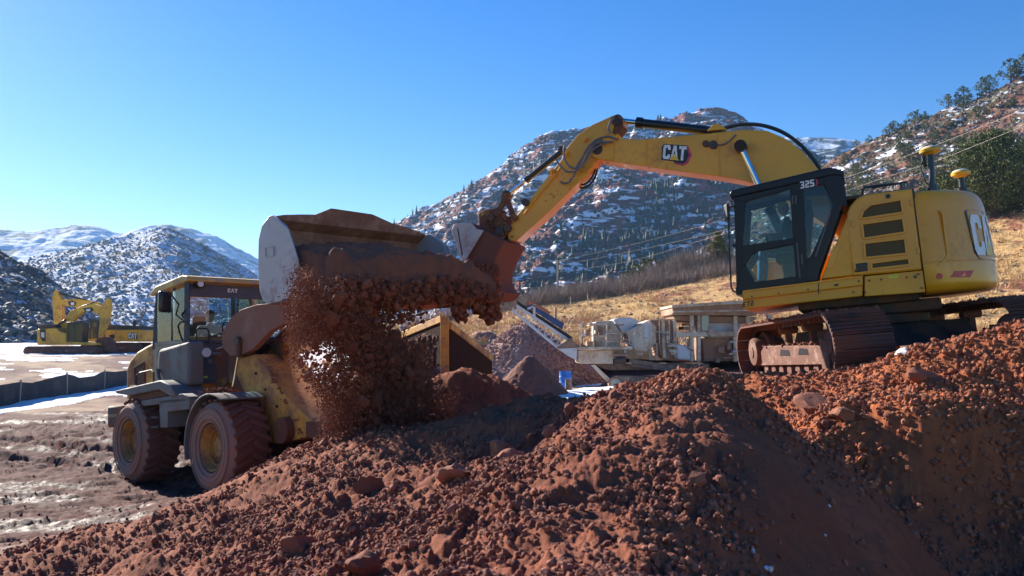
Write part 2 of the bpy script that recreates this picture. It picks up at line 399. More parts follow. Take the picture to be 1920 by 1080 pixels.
def ground_mat():
    m, nt, b = nodes_of('soil_and_snow')
    def at(n): a = nt.nodes.new('ShaderNodeAttribute'); a.attribute_name = n; return a.outputs['Fac']
    n1 = noise(nt, .9, 6); n2 = noise(nt, 7, 6, .65); n3 = noise(nt, 45, 4, .7); n4 = noise(nt, 130, 3, .6)
    red = mix(nt, ramp(nt, n1, .3, .7), (.205, .060, .031), (.275, .092, .050))
    red = mix(nt, ramp(nt, n2, .42, .75), red, (.14, .052, .036))
    red = mix(nt, mth(nt, 'MULTIPLY', ramp(nt, n3, .5, .8), .6), red, (.27, .125, .085))
    flat = mix(nt, ramp(nt, n2, .35, .65), (.095, .040, .034), (.15, .070, .058))
    flat = mix(nt, mth(nt, 'MULTIPLY', at('wet'), .8), flat, (.075, .040, .036))
    tan = mix(nt, ramp(nt, n1, .4, .6), (.34, .24, .16), (.25, .16, .11))
    tan = mix(nt, ramp(nt, n2, .55, .75), tan, (.25, .13, .09))
    orange = mix(nt, ramp(nt, n2, .4, .7), (.38, .115, .045), (.28, .082, .036)); orange = mix(nt, mth(nt, 'MULTIPLY', ramp(nt, n3, .5, .8), .5), orange, (.38, .16, .09))
    red = mix(nt, at('orange'), red, orange)
    c = mix(nt, at('mound'), flat, red)
    c = mix(nt, at('dry'), c, tan)
    vor = N(nt, 'ShaderNodeTexVoronoi', Scale=9.0); tc = nt.nodes.new('ShaderNodeTexCoord'); nt.links.new(tc.outputs['Object'], vor.inputs['Vector'])
    spk = mth(nt, 'MULTIPLY', ramp(nt, vor.outputs['Distance'], .035, .06, True), ramp(nt, n2, .5, .56))
    c = mix(nt, mth(nt, 'MULTIPLY', spk, .7), c, (.55, .5, .47))
    sm = mth(nt, 'MULTIPLY', ramp(nt, mth(nt, 'ADD', at('snow'), mth(nt, 'MULTIPLY', mth(nt, 'SUBTRACT', n2, .5), 1.6)), .4, .6), 1)
    c = mix(nt, sm, c, (.80, .82, .86))
    nt.links.new(c, b.inputs['Base Color'])
    wetf = mth(nt, 'MULTIPLY', at('wet'), mth(nt, 'SUBTRACT', 1.0, sm))
    ro = mth(nt, 'SUBTRACT', .93, mth(nt, 'MULTIPLY', mth(nt, 'MULTIPLY', wetf, ramp(nt, n2, .3, .6)), .34), True)
    ro = mth(nt, 'SUBTRACT', ro, mth(nt, 'MULTIPLY', mth(nt, 'SUBTRACT', 1.0, at('mound')), .02), True)
    nt.links.new(ro, b.inputs['Roughness']); b.inputs['Specular IOR Level'].default_value = .12
    h = mth(nt, 'ADD', mth(nt, 'MULTIPLY', n3, .6), mth(nt, 'MULTIPLY', n4, .4))
    bump(nt, b, h, .55, .03)
    return m
M_SOIL = ground_mat()
ground = np_mesh('ground', np.stack([GX, GY, GZ], -1), grid_faces(len(rr), na), M_SOIL)
attr(ground, 'mound', mm); attr(ground, 'snow', snow); attr(ground, 'wet', wet); attr(ground, 'dry', drygrass); attr(ground, 'orange', smooth(7.8, 9.2, GY+.4*(warp-.5))*smooth(.8, 2.4, GX))
tag(ground, kind='structure')
def gz(x, y, detail=True): return float(terr(np.array([x], float), np.array([y], float), detail)[0])
# ------------------------------------------------------------------ loose clods
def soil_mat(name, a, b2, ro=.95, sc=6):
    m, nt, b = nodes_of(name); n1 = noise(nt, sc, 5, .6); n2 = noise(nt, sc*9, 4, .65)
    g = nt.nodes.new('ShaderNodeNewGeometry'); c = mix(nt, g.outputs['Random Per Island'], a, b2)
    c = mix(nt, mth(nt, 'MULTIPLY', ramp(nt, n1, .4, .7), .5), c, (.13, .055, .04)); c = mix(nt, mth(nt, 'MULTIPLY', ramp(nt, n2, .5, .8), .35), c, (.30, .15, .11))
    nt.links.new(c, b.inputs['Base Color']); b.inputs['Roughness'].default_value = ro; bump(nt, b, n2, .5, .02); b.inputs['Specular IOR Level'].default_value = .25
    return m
M_CLOD = soil_mat('loose_clods', (.18, .057, .033), (.33, .135, .088))
def clods(name, n, xr, yr, smin, smax, seed, pw=3.0):
    g = np.random.default_rng(seed)
    th = g.uniform(-.62, .62, n*3); r = np.exp(g.uniform(math.log(yr[0]), math.log(yr[1]), n*3)); x = np.sin(th)*r; y = np.cos(th)*r
    z0 = terr0(x, y); m = moundmask(x, y, z0)*(1-.8*smoothface(x, y)); dn = np.clip(2.4*fbm(x*1.5, y*1.5, 3, 61)-.7, .03, 1)
    k = g.random(n*3) < m*dn; x = x[k][:n]; y = y[k][:n]
    s = smin+(smax-smin)*g.random(len(x))**pw
    z = terr(x, y)+s*.25
    return tag(scatter(name, np.stack([x, y, z], -1), s, M_CLOD, seed, 1, False), kind='stuff')
clods('soil_clods', 80000, None, (3.2, 14), .005, .038, 5, 3.2)
clods('soil_lumps', 110, None, (5, 13), .03, .09, 6, 2.5)
g_ = np.random.default_rng(79); x_ = g_.uniform(1.2, 9, 26000); y_ = g_.uniform(8, 11.6, 26000); k_ = g_.random(26000) < np.clip(2.2*fbm(x_*1.2, y_*1.2, 3, 63)-.6, .05, 1); x_ = x_[k_]; y_ = y_[k_]; s_ = .007+.045*g_.random(len(x_))**3.4
M_OCL = soil_mat('orange_clods', (.30, .09, .04), (.42, .17, .09)); tag(scatter('slope_clods', np.stack([x_, y_, terr(x_, y_)+s_*.3], -1), s_, M_OCL, 80), kind='stuff')
# scattered crumbs on the tracked flat
g_ = np.random.default_rng(77); n_ = 6000; x_ = g_.uniform(-13, -1, n_); y_ = np.exp(g_.uniform(math.log(7), math.log(30), n_)); k_ = moundmask(x_, y_, terr0(x_, y_)) < .6
x_ = x_[k_]; y_ = y_[k_]; s_ = .006+.024*g_.random(len(x_))**3; M_CRUMB = soil_mat('mud_crumbs', (.14, .058, .042), (.20, .095, .075), .85)
tag(scatter('mud_crumbs', np.stack([x_, y_, terr(x_, y_)+s_*.3], -1), s_, M_CRUMB, 78), kind='stuff')
# single boulders that stand out on the mound
def boulder(px, py, d, s, label, cat='boulder', seed=1, mat=None, name='boulder', shape=(1, 1, 1), sink=.25):
    w = W(px, py, d); shapes, F = rock_verts(1, seed, 3); v = shapes[0]*np.array(shape)*s
    nn = fbm(v[:, 0]*6/s/3+seed, v[:, 1]*6/s/3+v[:, 2]*3/s, 4, seed)
    v = v*(1+.28*(nn-.5))[:, None]
    z = gz(w.x, w.y)
    o = np_mesh(name, v, F, mat or M_CLOD, True); o.location = (w.x, w.y, max(z+s*.35, z)); o.rotation_euler = (random.uniform(-.4, .4), random.uniform(-.4, .4), random.uniform(0, 6))
    o.data.set_sharp_from_angle(angle=R(35)); return tag(o, label, cat)
for a in [(940,835,8.3,.155,'round red soil lump standing highest in the middle of the near mound'),
          (952,868,7.9,.11,'soil lump just below the tallest round lump on the near mound'),
          (850,918,7.2,.13,'angular clod lying alone in the shaded hollow of the near mound'),
          (690,905,8.0,.15,'upright clod at the left side of the shaded hollow'),
          (560,1010,6.6,.15,'broad pale lump at the lower left edge of the near mound'),
          (680,1055,5.5,.12,'big clod at the bottom edge of the photo, left of centre'),
          (1350,868,6.0,.07,'small pale stone near the top of the smooth sandy face'),
          (955,893,7.4,.11,'lowest of the three lumps stacked in the middle of the near mound')]:
    boulder(*a, seed=int(a[0]), cat='soil lump', name='soil_lump')
boulder(1520, 722, 9.9, .22, 'long slab of packed red earth lying below the big excavator track', 'earth slab', 41, name='earth_slab', shape=(1.6, .8, .7))
boulder(1735, 690, 9.9, .18, 'tilted red rock on the sunlit slope right of the excavator', 'rock', 42, name='rock', shape=(1.3, .8, .9))
boulder(1580, 765, 9.3, .14, 'squared rock half sunk in the middle of the sunlit slope', 'rock', 45, name='rock')
boulder(1692, 655, 10.7, .085, 'white stone beside the end of the excavator track', 'stone', 43, plain('white_stone', (.75, .72, .68), .8), 'stone', (1.3, 1, .8))
# pale ice and quartz chips on the smooth face
P_ = []; S_ = []
for px, py, d, s in ((1440,967,5.2,.035),(1436,975,5.2,.02),(1585,982,5.4,.022),(1410,950,5.3,.02),(1470,1040,4.6,.028),(1480,1048,4.6,.018),(1665,1045,5.0,.03),(1655,1035,5.1,.018),(1545,890,6.2,.015),(1547,957,5.6,.014),(1484,997,5.0,.016),(1610,1030,4.9,.016),(1395,1030,4.6,.015),(1553,856,6.6,.014),(1330,905,5.6,.014),(1712,1060,5.0,.02)):
    w = W(px, py, d); P_.append((w.x, w.y, gz(w.x, w.y)+s*.2)); S_.append(s)
tag(scatter('pale_chips', P_, S_, plain('pale_stone', (.62, .64, .68), .5), 9), kind='stuff')
# ------------------------------------------------------------------ writing as solid letters
GL = {
 'C': [(1,.66),(1,.85),(.85,1),(.15,1),(0,.85),(0,.15),(.15,0),(.85,0),(1,.15),(1,.34),(.66,.34),(.66,.26),(.6,.2),(.4,.2),(.34,.26),(.34,.74),(.4,.8),(.6,.8),(.66,.74),(.66,.66)],
 'A': [(0,0),(.3,1),(.7,1),(1,0),(.74,0),(.5,.72),(.26,0)],
 'T': [(0,1),(1,1),(1,.78),(.67,.78),(.67,0),(.33,0),(.33,.78),(0,.78)],
 'E': [(0,1),(1,1),(1,.82),(.3,.82),(.3,.6),(.85,.6),(.85,.42),(.3,.42),(.3,.18),(1,.18),(1,0),(0,0)],
 '3': [(0,1),(.85,1),(1,.88),(1,.62),(.88,.5),(1,.38),(1,.12),(.85,0),(0,0),(0,.2),(.66,.2),(.66,.4),(.25,.4),(.25,.6),(.66,.6),(.66,.8),(0,.8)],
 '2': [(0,1),(.85,1),(1,.88),(1,.5),(.88,.4),(.34,.4),(.34,.2),(1,.2),(1,0),(0,0),(0,.46),(.14,.6),(.66,.6),(.66,.8),(0,.8)],
 '5': [(1,1),(0,1),(0,.42),(.66,.42),(.66,.2),(0,.2),(0,0),(.85,0),(1,.12),(1,.5),(.88,.6),(.34,.6),(.34,.8),(1,.8)],
 '7': [(0,1),(1,1),(1,.75),(.55,0),(.22,0),(.66,.78),(0,.78)],
 'Z': [(0,1),(1,1),(1,.78),(.4,.2),(1,.2),(1,0),(0,0),(0,.22),(.6,.8),(0,.8)],
}
def letters(mb, text, fn, x0, w, h, gap=.12, depth=.006, slant=0, z0=0):
    "fn(u, v, t) -> point; t is the height off the surface"
    for ch in text:
        g = GL[ch]; p = [(x0+a*w+b*h*slant, z0+b*h) for a, b in g]
        mb.ext([fn(a, b, 0) for a, b in p], [fn(a, b, depth) for a, b in p]); x0 += w*(1+gap)
def poly_on(mb, pts, fn, t0, t1): mb.ext([fn(a, b, t0) for a, b in pts], [fn(a, b, t1) for a, b in pts])

SOIL_C = (.17, .062, .038)
M_YEL = paint('yellow_paint', (.78, .345, .010), .33, dirt=(.30, .13, .05), amt=.26, dscale=1.3, bmp=.06, coat=.25)
M_YELD = paint('dusty_yellow_paint', (.68, .33, .045), .5, dirt=(.26, .115, .07), amt=.52, dscale=1.6, bmp=.2)
M_YELS = paint('muddy_yellow_paint', (.50, .26, .04), .6, dirt=(.15, .058, .038), amt=.85, dscale=3, bmp=.5)
M_BLK = paint('black_paint', (.012, .014, .018), .35, amt=.12, dscale=2, bmp=.05, coat=.2)
M_DRK = paint('dark_dusty_metal', (.035, .035, .038), .6, amt=.5)
M_GREY = paint('grey_dusty_plastic', (.13, .135, .15), .6, dirt=(.18, .12, .10), amt=.5, dscale=2)
M_CHR = paint('chrome_rod', (.75, .75, .76), .15, 1.0, amt=.05, bmp=0)
M_STEEL = paint('worn_bucket_steel', (.44, .40, .43), .5, .2, dirt=(.26, .16, .13), amt=.34, dscale=1.1, bmp=.15)
M_BARM = paint('soil_stained_arm', (.33, .17, .12), .62, dirt=(.25, .115, .08), amt=.75, dscale=.9, bmp=.1)
M_INB = paint('soil_stained_bucket_inside', (.44, .22, .15), .6, .1, dirt=(.24, .095, .06), amt=.6, dscale=1.6, bmp=.25)
M_TYRE = paint('muddy_tyre_rubber', (.06, .045, .042), .85, dirt=(.15, .060, .045), amt=.95, dscale=2.2, bmp=.5)
M_TYRS = paint('dusty_tyre_sidewall', (.22, .165, .15), .85, dirt=(.30, .16, .12), amt=.6, dscale=2.5, bmp=.2)
M_RIM = paint('yellow_rim', (.52, .27, .04), .5, dirt=(.20, .09, .055), amt=.6, dscale=3)
M_GLS = glass('cab_glass', (.84, .93, .96), .02, .06)
M_GLS2 = glass('clean_cab_glass', (.72, .84, .86), .0, .03)
M_SEAT = plain('seat_fabric', (.03, .03, .035), .8)
M_WHITE = plain('white_letters', (.8, .8, .8), .4)
M_LBLK = plain('black_decal', (.012, .012, .014), .35)
M_MAG = plain('red_pink_decal', (.65, .03, .10), .4)
M_DECY = plain('yellow_decal', (.85, .55, .05), .4)
M_RED = plain('red_reflector', (.55, .02, .02), .3)
M_RUB = plain('black_rubber', (.02, .02, .02), .6)
M_LAMP = paint('lamp_lens', (.6, .62, .65), .15, amt=.3, dscale=6)

# ------------------------------------------------------------------ people
M_SKIN = plain('skin', (.45, .24, .16), .55)
def person(M, label, top, legs, hat, pose, beard=None):
    root = bpy.data.objects.new('person', None); col.objects.link(root); root.matrix_world = M; tag(root, label, 'person')
    def skin(name, J, E, mat, lv=2):
        me = bpy.data.meshes.new(name); me.from_pydata([j[0] for j in J], E, []); o = bpy.data.objects.new(name, me); col.objects.link(o); o.parent = root
        me.materials.append(mat); s = o.modifiers.new('skin', 'SKIN'); s.use_smooth_shade = True
        for v, j in zip(me.skin_vertices[0].data, J): v.radius = (j[1], j[1] if len(j) < 3 else j[2])
        me.skin_vertices[0].data[0].use_root = True
        u = o.modifiers.new('subsurf', 'SUBSURF'); u.levels = lv; u.render_levels = lv; return o
    P = pose
    J = [((0,0,.10),.15,.13),((0.02,0,.30),.15,.12),((.03,0,.48),.19,.13),((.04,0,.60),.07),((.05,0,.67),.055),
         ((.04,.2,.55),.065),(P['le'],.048),(P['lw'],.035),((.04,-.2,.55),.065),(P['re'],.048),(P['rw'],.035),
         ((.02,.1,.08),.1),(P['lk'],.07),(P['la'],.05),((.02,-.1,.08),.1),(P['rk'],.07),(P['ra'],.05)]
    E = [(0,1),(1,2),(2,3),(3,4),(2,5),(5,6),(6,7),(2,8),(8,9),(9,10),(0,11),(11,12),(12,13),(0,14),(14,15),(15,16)]
    skin('body', J, E, top)
    def seg(name, a, b, r0, r1, mat): MB().tube([a, Vector(a).lerp(Vector(b), .5), b], [r0, (r0+r1)/2*1.02, r1], 14).build(name, mat, root)
    for k, a in (('lk', 'la'), ('rk', 'ra')):
        s = .1 if k[0] == 'l' else -.1
        leg = MB().tube([(0, s, .09), Vector((0, s, .09)).lerp(Vector(P[k]), .5), P[k], Vector(P[k]).lerp(Vector(P[a]), .4), P[a]], [.115, .1, .085, .075, .065], 14); leg.build('trouser_leg', legs, root)
        f = Vector(P[a]); MB().tube([f+Vector((-.05, 0, -.03)), f+Vector((.08, 0, -.05)), f+Vector((.2, 0, -.07))], [.055, .055, .035], 10).build('boot', M_SEAT, root)
    # head
    V, F = ICO[3]; v = V.copy(); hd = np.array([.085, .072, .112])*v
    front = v[:, 0] > 0
    hd[:, 0] += np.where((v[:, 2] > -.25) & (v[:, 2] < .1) & (abs(v[:, 1]) < .22) & front, .022*(1-abs(v[:, 1])/.22), 0)
    hd[:, 0] -= np.where((abs(v[:, 2]-.1) < .13) & (abs(abs(v[:, 1])-.38) < .18) & front, .008, 0)
    hd[:, 1] *= np.where(v[:, 2] < -.3, .82, 1); hc = Vector(P.get('head', (.075, 0, .79)))
    h = np_mesh('head', hd, F, M_SKIN, True, root); h.location = hc
    fm = MB()
    for s in (-1, 1):
        fm.box((.076, s*.028, .012), (.012, .022, .008)); fm.lathe([(.001, -.008), (.02, -.006), (.024, .006), (.001, .008)], (0, s*.074, -.005), (0, 1, 0), 10, False)
    fm.box((.078, 0, -.052), (.012, .042, .006)); e = fm.build('face', plain('face_features', (.16, .07, .05), .6), h)
    if beard:
        bv = V[:]*np.array([.088, .078, .075]); bm_ = np_mesh('beard', bv, F, beard, True, h); bm_.location = (.006, 0, -.052)
    c = MB().lathe([(.0, .07), (.05, .06), (.08, .03), (.093, -.01), (.087, -.012), (.0, .0)], (0, 0, .055), (0, 0, 1), 24, False)
    c.box((.11, 0, .045), (.11, .13, .012)); c.build('cap', hat, h, bevel=.003)
    # hands: palm, four fingers, thumb
    for w_, e_ in ((P['lw'], P['le']), (P['rw'], P['re'])):
        w_ = Vector(w_); d = (w_-Vector(e_)).normalized(); sd = d.cross(Vector((0, 0, 1))).normalized(); up = sd.cross(d)
        hm = MB().tube([w_-d*.02, w_+d*.03, w_+d*.085], [.026, .036, .034], 10)
        for k, L in enumerate((.062, .075, .07, .055)):
            b = w_+d*.08+sd*(k-1.5)*.019; hm.tube([b, b+d*L*.5-up*.01, b+d*L*.75-up*.035, b+d*L*.5-up*.055], [.0095, .009, .0085, .007], 8)
        b = w_+d*.03+sd*.035; hm.tube([b, b+sd*.025+d*.02, b+sd*.022+d*.05-up*.015], [.012, .010, .008], 8)
        hm.build('hand', M_SKIN, root)
    return root

# ------------------------------------------------------------------ wheel loader
def axes(X, Y, o):
    X = Vector(X).normalized(); Y = Vector(Y); Y = (Y-X*Y.dot(X)).normalized(); Z = X.cross(Y)
    M = Matrix((X, Y, Z)).transposed().to_4x4(); M.translation = o; return M
_w = W(395, 840, 14.2); LM = axes((.719, -.695, math.sin(R(2.6))), (.695, .719, 0), Vector((0, 0, 0)))
LM.translation = _w - (LM.to_3x3() @ Vector((0, -1.36, .78)))
L = Frame(LM)
LO = thing('wheel_loader', LM, 'dusty yellow wheel loader at the left with its bucket raised high and soil pouring out', 'wheel loader')
def wheel(x, side, rim_dish=True):
    y0 = side*1.36; o = MB(); s = -side                       # outer face at y0, inward = s
    prof = [(.40, .06), (.41, .0), (.50, -.035), (.62, -.03), (.70, .02), (.755, .09), (.765, .35), (.755, .61), (.70, .68), (.60, .72), (.45, .70), (.40, .62)]
    side_m = MB()
    o.lathe([(r, s*a) for r, a in prof], (x, y0, .78), (0, 1, 0), 64)
    for k in range(26):
        a = 2*PI*k/26
        for hh in (0, 1):
            a2 = a+hh*PI/26; yy = y0+s*(.19 if hh == 0 else .51)
            Rm = Matrix.Rotation(-a2, 3, 'Y') @ Matrix.Rotation(R(90), 3, 'Y')
            Rt = Matrix.Rotation(a2, 3, 'Y')
            c = Rt @ Vector((0, 0, .768)); Rr = Rt @ Matrix.Rotation((1 if hh == 0 else -1)*s*R(28), 3, 'Z')
            o.box((x+c.x, yy, .78+c.z), (.085, .36, .055), Rr)
    # shoulder lugs
    t = o.build('tyre', M_TYRE, None, bevel=.012, seg=1)
    sw = MB().lathe([(.40, s*.055), (.415, s*-.008), (.50, s*-.044), (.62, s*-.04), (.70, s*.01), (.745, s*.07), (.70, s*.03), (.5, s*-.02)], (x, y0, .78), (0, 1, 0), 64)
    for rr_ in (.47, .56, .66): sw.lathe([(rr_-.008, s*-.03), (rr_-.004, s*-.052), (rr_+.004, s*-.052), (rr_+.008, s*-.03)], (x, y0, .78), (0, 1, 0), 64)
    rm = MB().lathe([(.40, s*.05), (.385, s*.01), (.37, s*.01), (.345, s*.05), (.325, s*.13), (.30, s*.15), (.29, s*.10), (.27, s*.10), (.26, s*.17), (.15, s*.19), (.14, s*.13), (.001, s*.12)], (x, y0, .78), (0, 1, 0), 48, False)
    for k in range(12):
        a = 2*PI*k/12; c = (x+.21*math.cos(a), y0+s*.175, .78+.21*math.sin(a)); rm.cyl(c, (c[0], c[1]-s*.03, c[2]), .016, 6)
    w = MB().lathe([(.30, s*.2), (.30, s*.6), (.2, s*.6), (.2, s*.2)], (x, y0, .78), (0, 1, 0), 24).build('wheel', M_DRK, LO)
    t.parent = w; sw.build('tyre_sidewall', M_TYRS, w); rm.build('rim', M_RIM, w)
for x in (0, -3.3):
    for side in (-1, 1): wheel(x, side)
# chassis
c = MB(); c.rng(-5.2, -1.9, -.42, .42, .62, 1.25); c.rng(-1.5, .2, -.38, .38, .6, 1.1); c.rng(-1.95, -1.45, -.25, .25, .65, 1.35)
for x in (0, -3.3): c.cyl((x, -.85, .78), (x, .85, .78), .17, 20); c.lathe([(.17, -.3), (.3, -.15), (.34, 0), (.3, .15), (.17, .3)], (x, 0, .78), (0, 1, 0), 24, False)
c.build('chassis', M_DRK, LO, bevel=.01)
# engine hood with side grille
hp = L.xz([(237,752),(237,692),(243,676),(256,660),(276,648),(300,637),(338,630),(338,752)], -.80)
hood = MB().prism(hp, -.80, .80).build('engine_hood', M_YELD, LO, bevel=.05, seg=3)
gr = MB().prism(L.xz([(253,690),(271,680),(272,716),(254,722)], -.805), -.808, -.72); g0 = gr.build('side_grille', M_DRK, LO)
fr = MB(); P4 = L.xz([(253,690),(271,680),(272,716),(254,722)], -.81)
for i in range(4): a, b = P4[i], P4[(i+1) % 4]; fr.bar((a[0], -.815, a[1]), (b[0], -.815, b[1]), .03)
for k in range(1, 7):
    t = k/7; a = (P4[0][0]*(1-t)+P4[3][0]*t, P4[0][1]*(1-t)+P4[3][1]*t); b = (P4[1][0]*(1-t)+P4[2][0]*t, P4[1][1]*(1-t)+P4[2][1]*t)
    fr.bar((a[0], -.812, a[1]), (b[0], -.812, b[1]), .012)
fr.build('grille_slats', M_YELS, g0)
cw = L.xz([(199,802),(199,760),(246,752),(246,800)], -1.05)
MB().prism(L.xz([(201,802),(201,762),(250,756),(250,800)], -1.0), -1.0, 1.0).build('counterweight', M_DRK, LO, bevel=.04)
MB().prism(L.xz([(204,783),(204,777),(250,773),(250,779)], -1.0), -1.012, -1.0).build('counterweight_seam', M_LBLK, LO)
# rear fender, platform, steps, tank box
MB().prism(L.xz([(214,733),(240,727),(300,713),(318,722),(330,742),(322,745),(298,731),(244,742),(218,738)], -1.30), -1.30, -.70).build('rear_fender', M_GREY, LO, bevel=.02)
MB().prism(L.xz([(240,756),(240,724),(298,714),(312,742),(262,753)], -1.24), -1.22, -.82).build('fender_panel', M_YELS, LO, bevel=.02)
MB().prism(L.xz([(262,752),(340,738),(352,744),(350,752),(264,762)], -1.3), -1.28, -.5).build('step_platform', M_GREY, LO, bevel=.01)
st = MB().prism(L.xz([(296,752),(312,748),(352,748),(352,768),(312,772),(312,802),(298,802)], -1.3), -1.28, -.9); st.build('step', M_GREY, LO, bevel=.01)
tk = MB().ext([(x, -1.02, z) for x, z in L.xz([(297,655),(353,640),(353,722),(335,728),(306,714),(294,690)], -1.02)], [(x, -.70, z) for x, z in L.xz([(297,655),(353,640),(353,722),(335,728),(306,714),(294,690)], -1.02)])
tk.build('side_tank_box', M_GREY, LO, bevel=.06, seg=3)
MB().tube([(L.hit(a, b, 1, -1.05)) for a, b in ((296,692),(298,708),(304,722),(316,735),(328,743))], .035, 8).build('air_pipe', M_GREY, LO)
# cab
XF = L.hit(352, 640, 1, -.82).x; XR = L.hit(293, 640, 1, -.82).x; print('cab x', XF, XR)
ZT = L.hit(372, 522, 1, -.82).z; ZB = L.hit(352, 640, 1, -.82).z; Z0 = ZB-.75; print('z', ZT, ZB)
YC = .84
cab = MB()
for y in (-YC, YC):
    cab.bar((XF, y, Z0), (XF-.03, y*.97, ZT-.03), .09); cab.bar((XR, y, ZB-.1), (XR+.05, y*.95, ZT-.12), .09); cab.bar((XF-.62, y, ZB-.1), (XF-.60, y*.96, ZT-.08), .05)
    cab.bar((XF, y, ZB), (XR, y, ZB), .07, .08); cab.rng(XR, XF, y-.03, y+.03, Z0, ZB)
cab.bar((XF, -YC, ZB), (XF, YC, ZB), .06, .07); cab.bar((XR, -YC, ZB), (XR, YC, ZB), .06, .07)
cab.bar((XF-.03, -YC, ZT-.18), (XF-.03, YC, ZT-.18), .04, .24)
cab.rng(XR, XR+.04, -YC, YC, Z0, ZB+.1); cab.rng(XR, XF, -YC, YC, Z0-.05, Z0)
cabo = cab.build('cab_frame', paint('blue_grey_cab_frame', (.045, .06, .085), .4, amt=.3, dscale=3), LO, bevel=.01)
fp = MB().prismx([(-YC+.05, Z0), (YC-.05, Z0), (YC-.05, ZB-.03), (-YC+.05, ZB-.03)], XF-.03, XF+.0); fpo = fp.build('front_panel', paint('dark_front_panel', (.05, .06, .085), .5, amt=.35), LO)
rf = [(XF+.16, ZT-.02), (XF+.12, ZT+.07), (XF-.1, ZT+.11), (XR+.1, ZT-.0), (XR-.12, ZT-.10), (XR-.12, ZT-.17), (XF, ZT-.04)]
MB().prism(rf, -YC-.06, YC+.06).build('cab_roof', paint('roof_paint', (.62, .38, .08), .45, dirt=(.35, .26, .2), amt=.5), LO, bevel=.03, seg=3)
ws = MB().prismx([(-YC+.06, ZB+.03), (YC-.06, ZB+.03), (YC-.07, ZT-.08), (-YC+.07, ZT-.08)], XF-.02, XF-.012).build('windshield', M_GLS, LO)
for y in (-YC, YC):
    gw = MB(); gw.prism([(XR+.07, ZB+.03), (XF-.65, ZB+.03), (XF-.65, ZT-.16), (XR+.1, ZT-.2)], y-.004, y+.004); gw.prism([(XF-.58, ZB+.03), (XF-.05, ZB+.03), (XF-.07, ZT-.12), (XF-.58, ZT-.16)], y-.004, y+.004); gw.build('side_window', M_GLS, LO)

MB().prismx([(-YC+.12, ZB+.2), (YC-.12, ZB+.2), (YC-.15, ZT-.25), (-YC+.15, ZT-.25)], XR+.01, XR+.018).build('rear_window', M_GLS, LO)
# lettering on the sun strip
lm = MB(); letters(lm, 'CAT', lambda u, v, t: (XF+.001+t, u, v), -.02, .065, .075, z0=ZT-.19); lm.build('roof_lettering', M_WHITE, LO)
# inside: seat, wheel, console
se = MB(); sx = XF-.95; sz = ZB-.35
se.box((sx, .0, sz), (.5, .5, .14)); se.box((sx-.25, .0, sz+.38), (.12, .48, .72), (0, R(-8), 0)); se.box((sx-.28, 0, sz+.82), (.1, .28, .2))
se.build('seat', M_SEAT, LO, bevel=.04)
MB().cyl((XF-.25, 0, Z0), (XF-.42, 0, ZB+.08), .04, 10).lathe([(.19, -.012), (.205, 0), (.19, .012), (.175, 0)], (XF-.43, 0, ZB+.1), (-.35, 0, 1), 28).build('steering_column', M_RUB, LO)
MB().box((sx+.05, -.42, sz+.16), (.5, .14, .12)).build('console', M_SEAT, LO, bevel=.02)
# mirror, grab rails, lamps
m1 = L.hit(309, 566, 1, -1.15)
mi = MB().box((m1.x, -1.15, m1.z), (.10, .30, .40), (0, 0, R(20))); mo = mi.build('mirror', M_BLK, LO, bevel=.05, seg=3)
MB().tube([(m1.x, -1.12, m1.z+.18), (m1.x+.1, -1.05, m1.z+.1), (XF-.1, -.95, m1.z-.05), L.hit(330, 590, 1, -.9), (XF, -.86, ZB+.35)], .016, 8).tube([(XF, -.86, ZB+.6), L.hit(342,592,1,-.95)], .014, 8).build('mirror_arm', M_RUB, mo)
hr = MB()
hr.tube([L.hit(a, b, 1, -.93) for a, b in ((343,640),(337,625),(334,612),(338,604),(350,604),(354,607))], .017, 8)
hr.tube([L.hit(a, b, 0, XF+.12) for a, b in ((368,642),(368,622),(371,616),(388,616),(391,620),(392,645))], .017, 8)
hr.build('grab_rail', M_RUB, LO); hr = MB()
hr.tube([L.hit(a, b, 0, XF+.12) for a, b in ((418,622),(417,612),(420,606),(428,604))], .015, 8)
hr.build('grab_rail', M_RUB, LO)
MB().tube([L.hit(a, b, 0, XF+.14) for a, b in ((371,640),(374,700),(374,745))], .012, 8).build('front_rod', M_GREY, LO)
def lamp(px, py, X, r=.075, dsh=.12):
    h = L.hit(px, py, 0, X); o = MB().cyl((X-dsh, h.y, h.z), (X, h.y, h.z), r, 20).lathe([(r, 0), (r+.012, -.01), (r+.012, .015), (r, .02)], (X, h.y, h.z), (1, 0, 0), 24).build('work_light', M_RUB, LO)
    MB().cyl((X, h.y, h.z), (X+.012, h.y, h.z), r*.8, 20).build('lens', M_LAMP, o)
lamp(376, 532, XF+.12); 
MB().tube([L.hit(318, 527, 1, -.8), L.hit(306, 505, 1, -.8)], .008, 6).build('antenna', M_RUB, LO)
# red tag and green sticker on the front panel
for nm, pts, mt in (('red_sticker', [(366,681),(378,680),(378,687),(366,688)], M_MAG), ('green_sticker', [(378,705),(389,705),(389,709),(378,709)], plain('green_sticker', (.45, .65, .08), .5)), ('tan_bracket', [(388,674),(398,673),(398,681),(390,682)], M_GREY)):
    MB().prismx(L.yz(pts, XF+.01), XF+.001, XF+.012).build(nm, mt, LO)
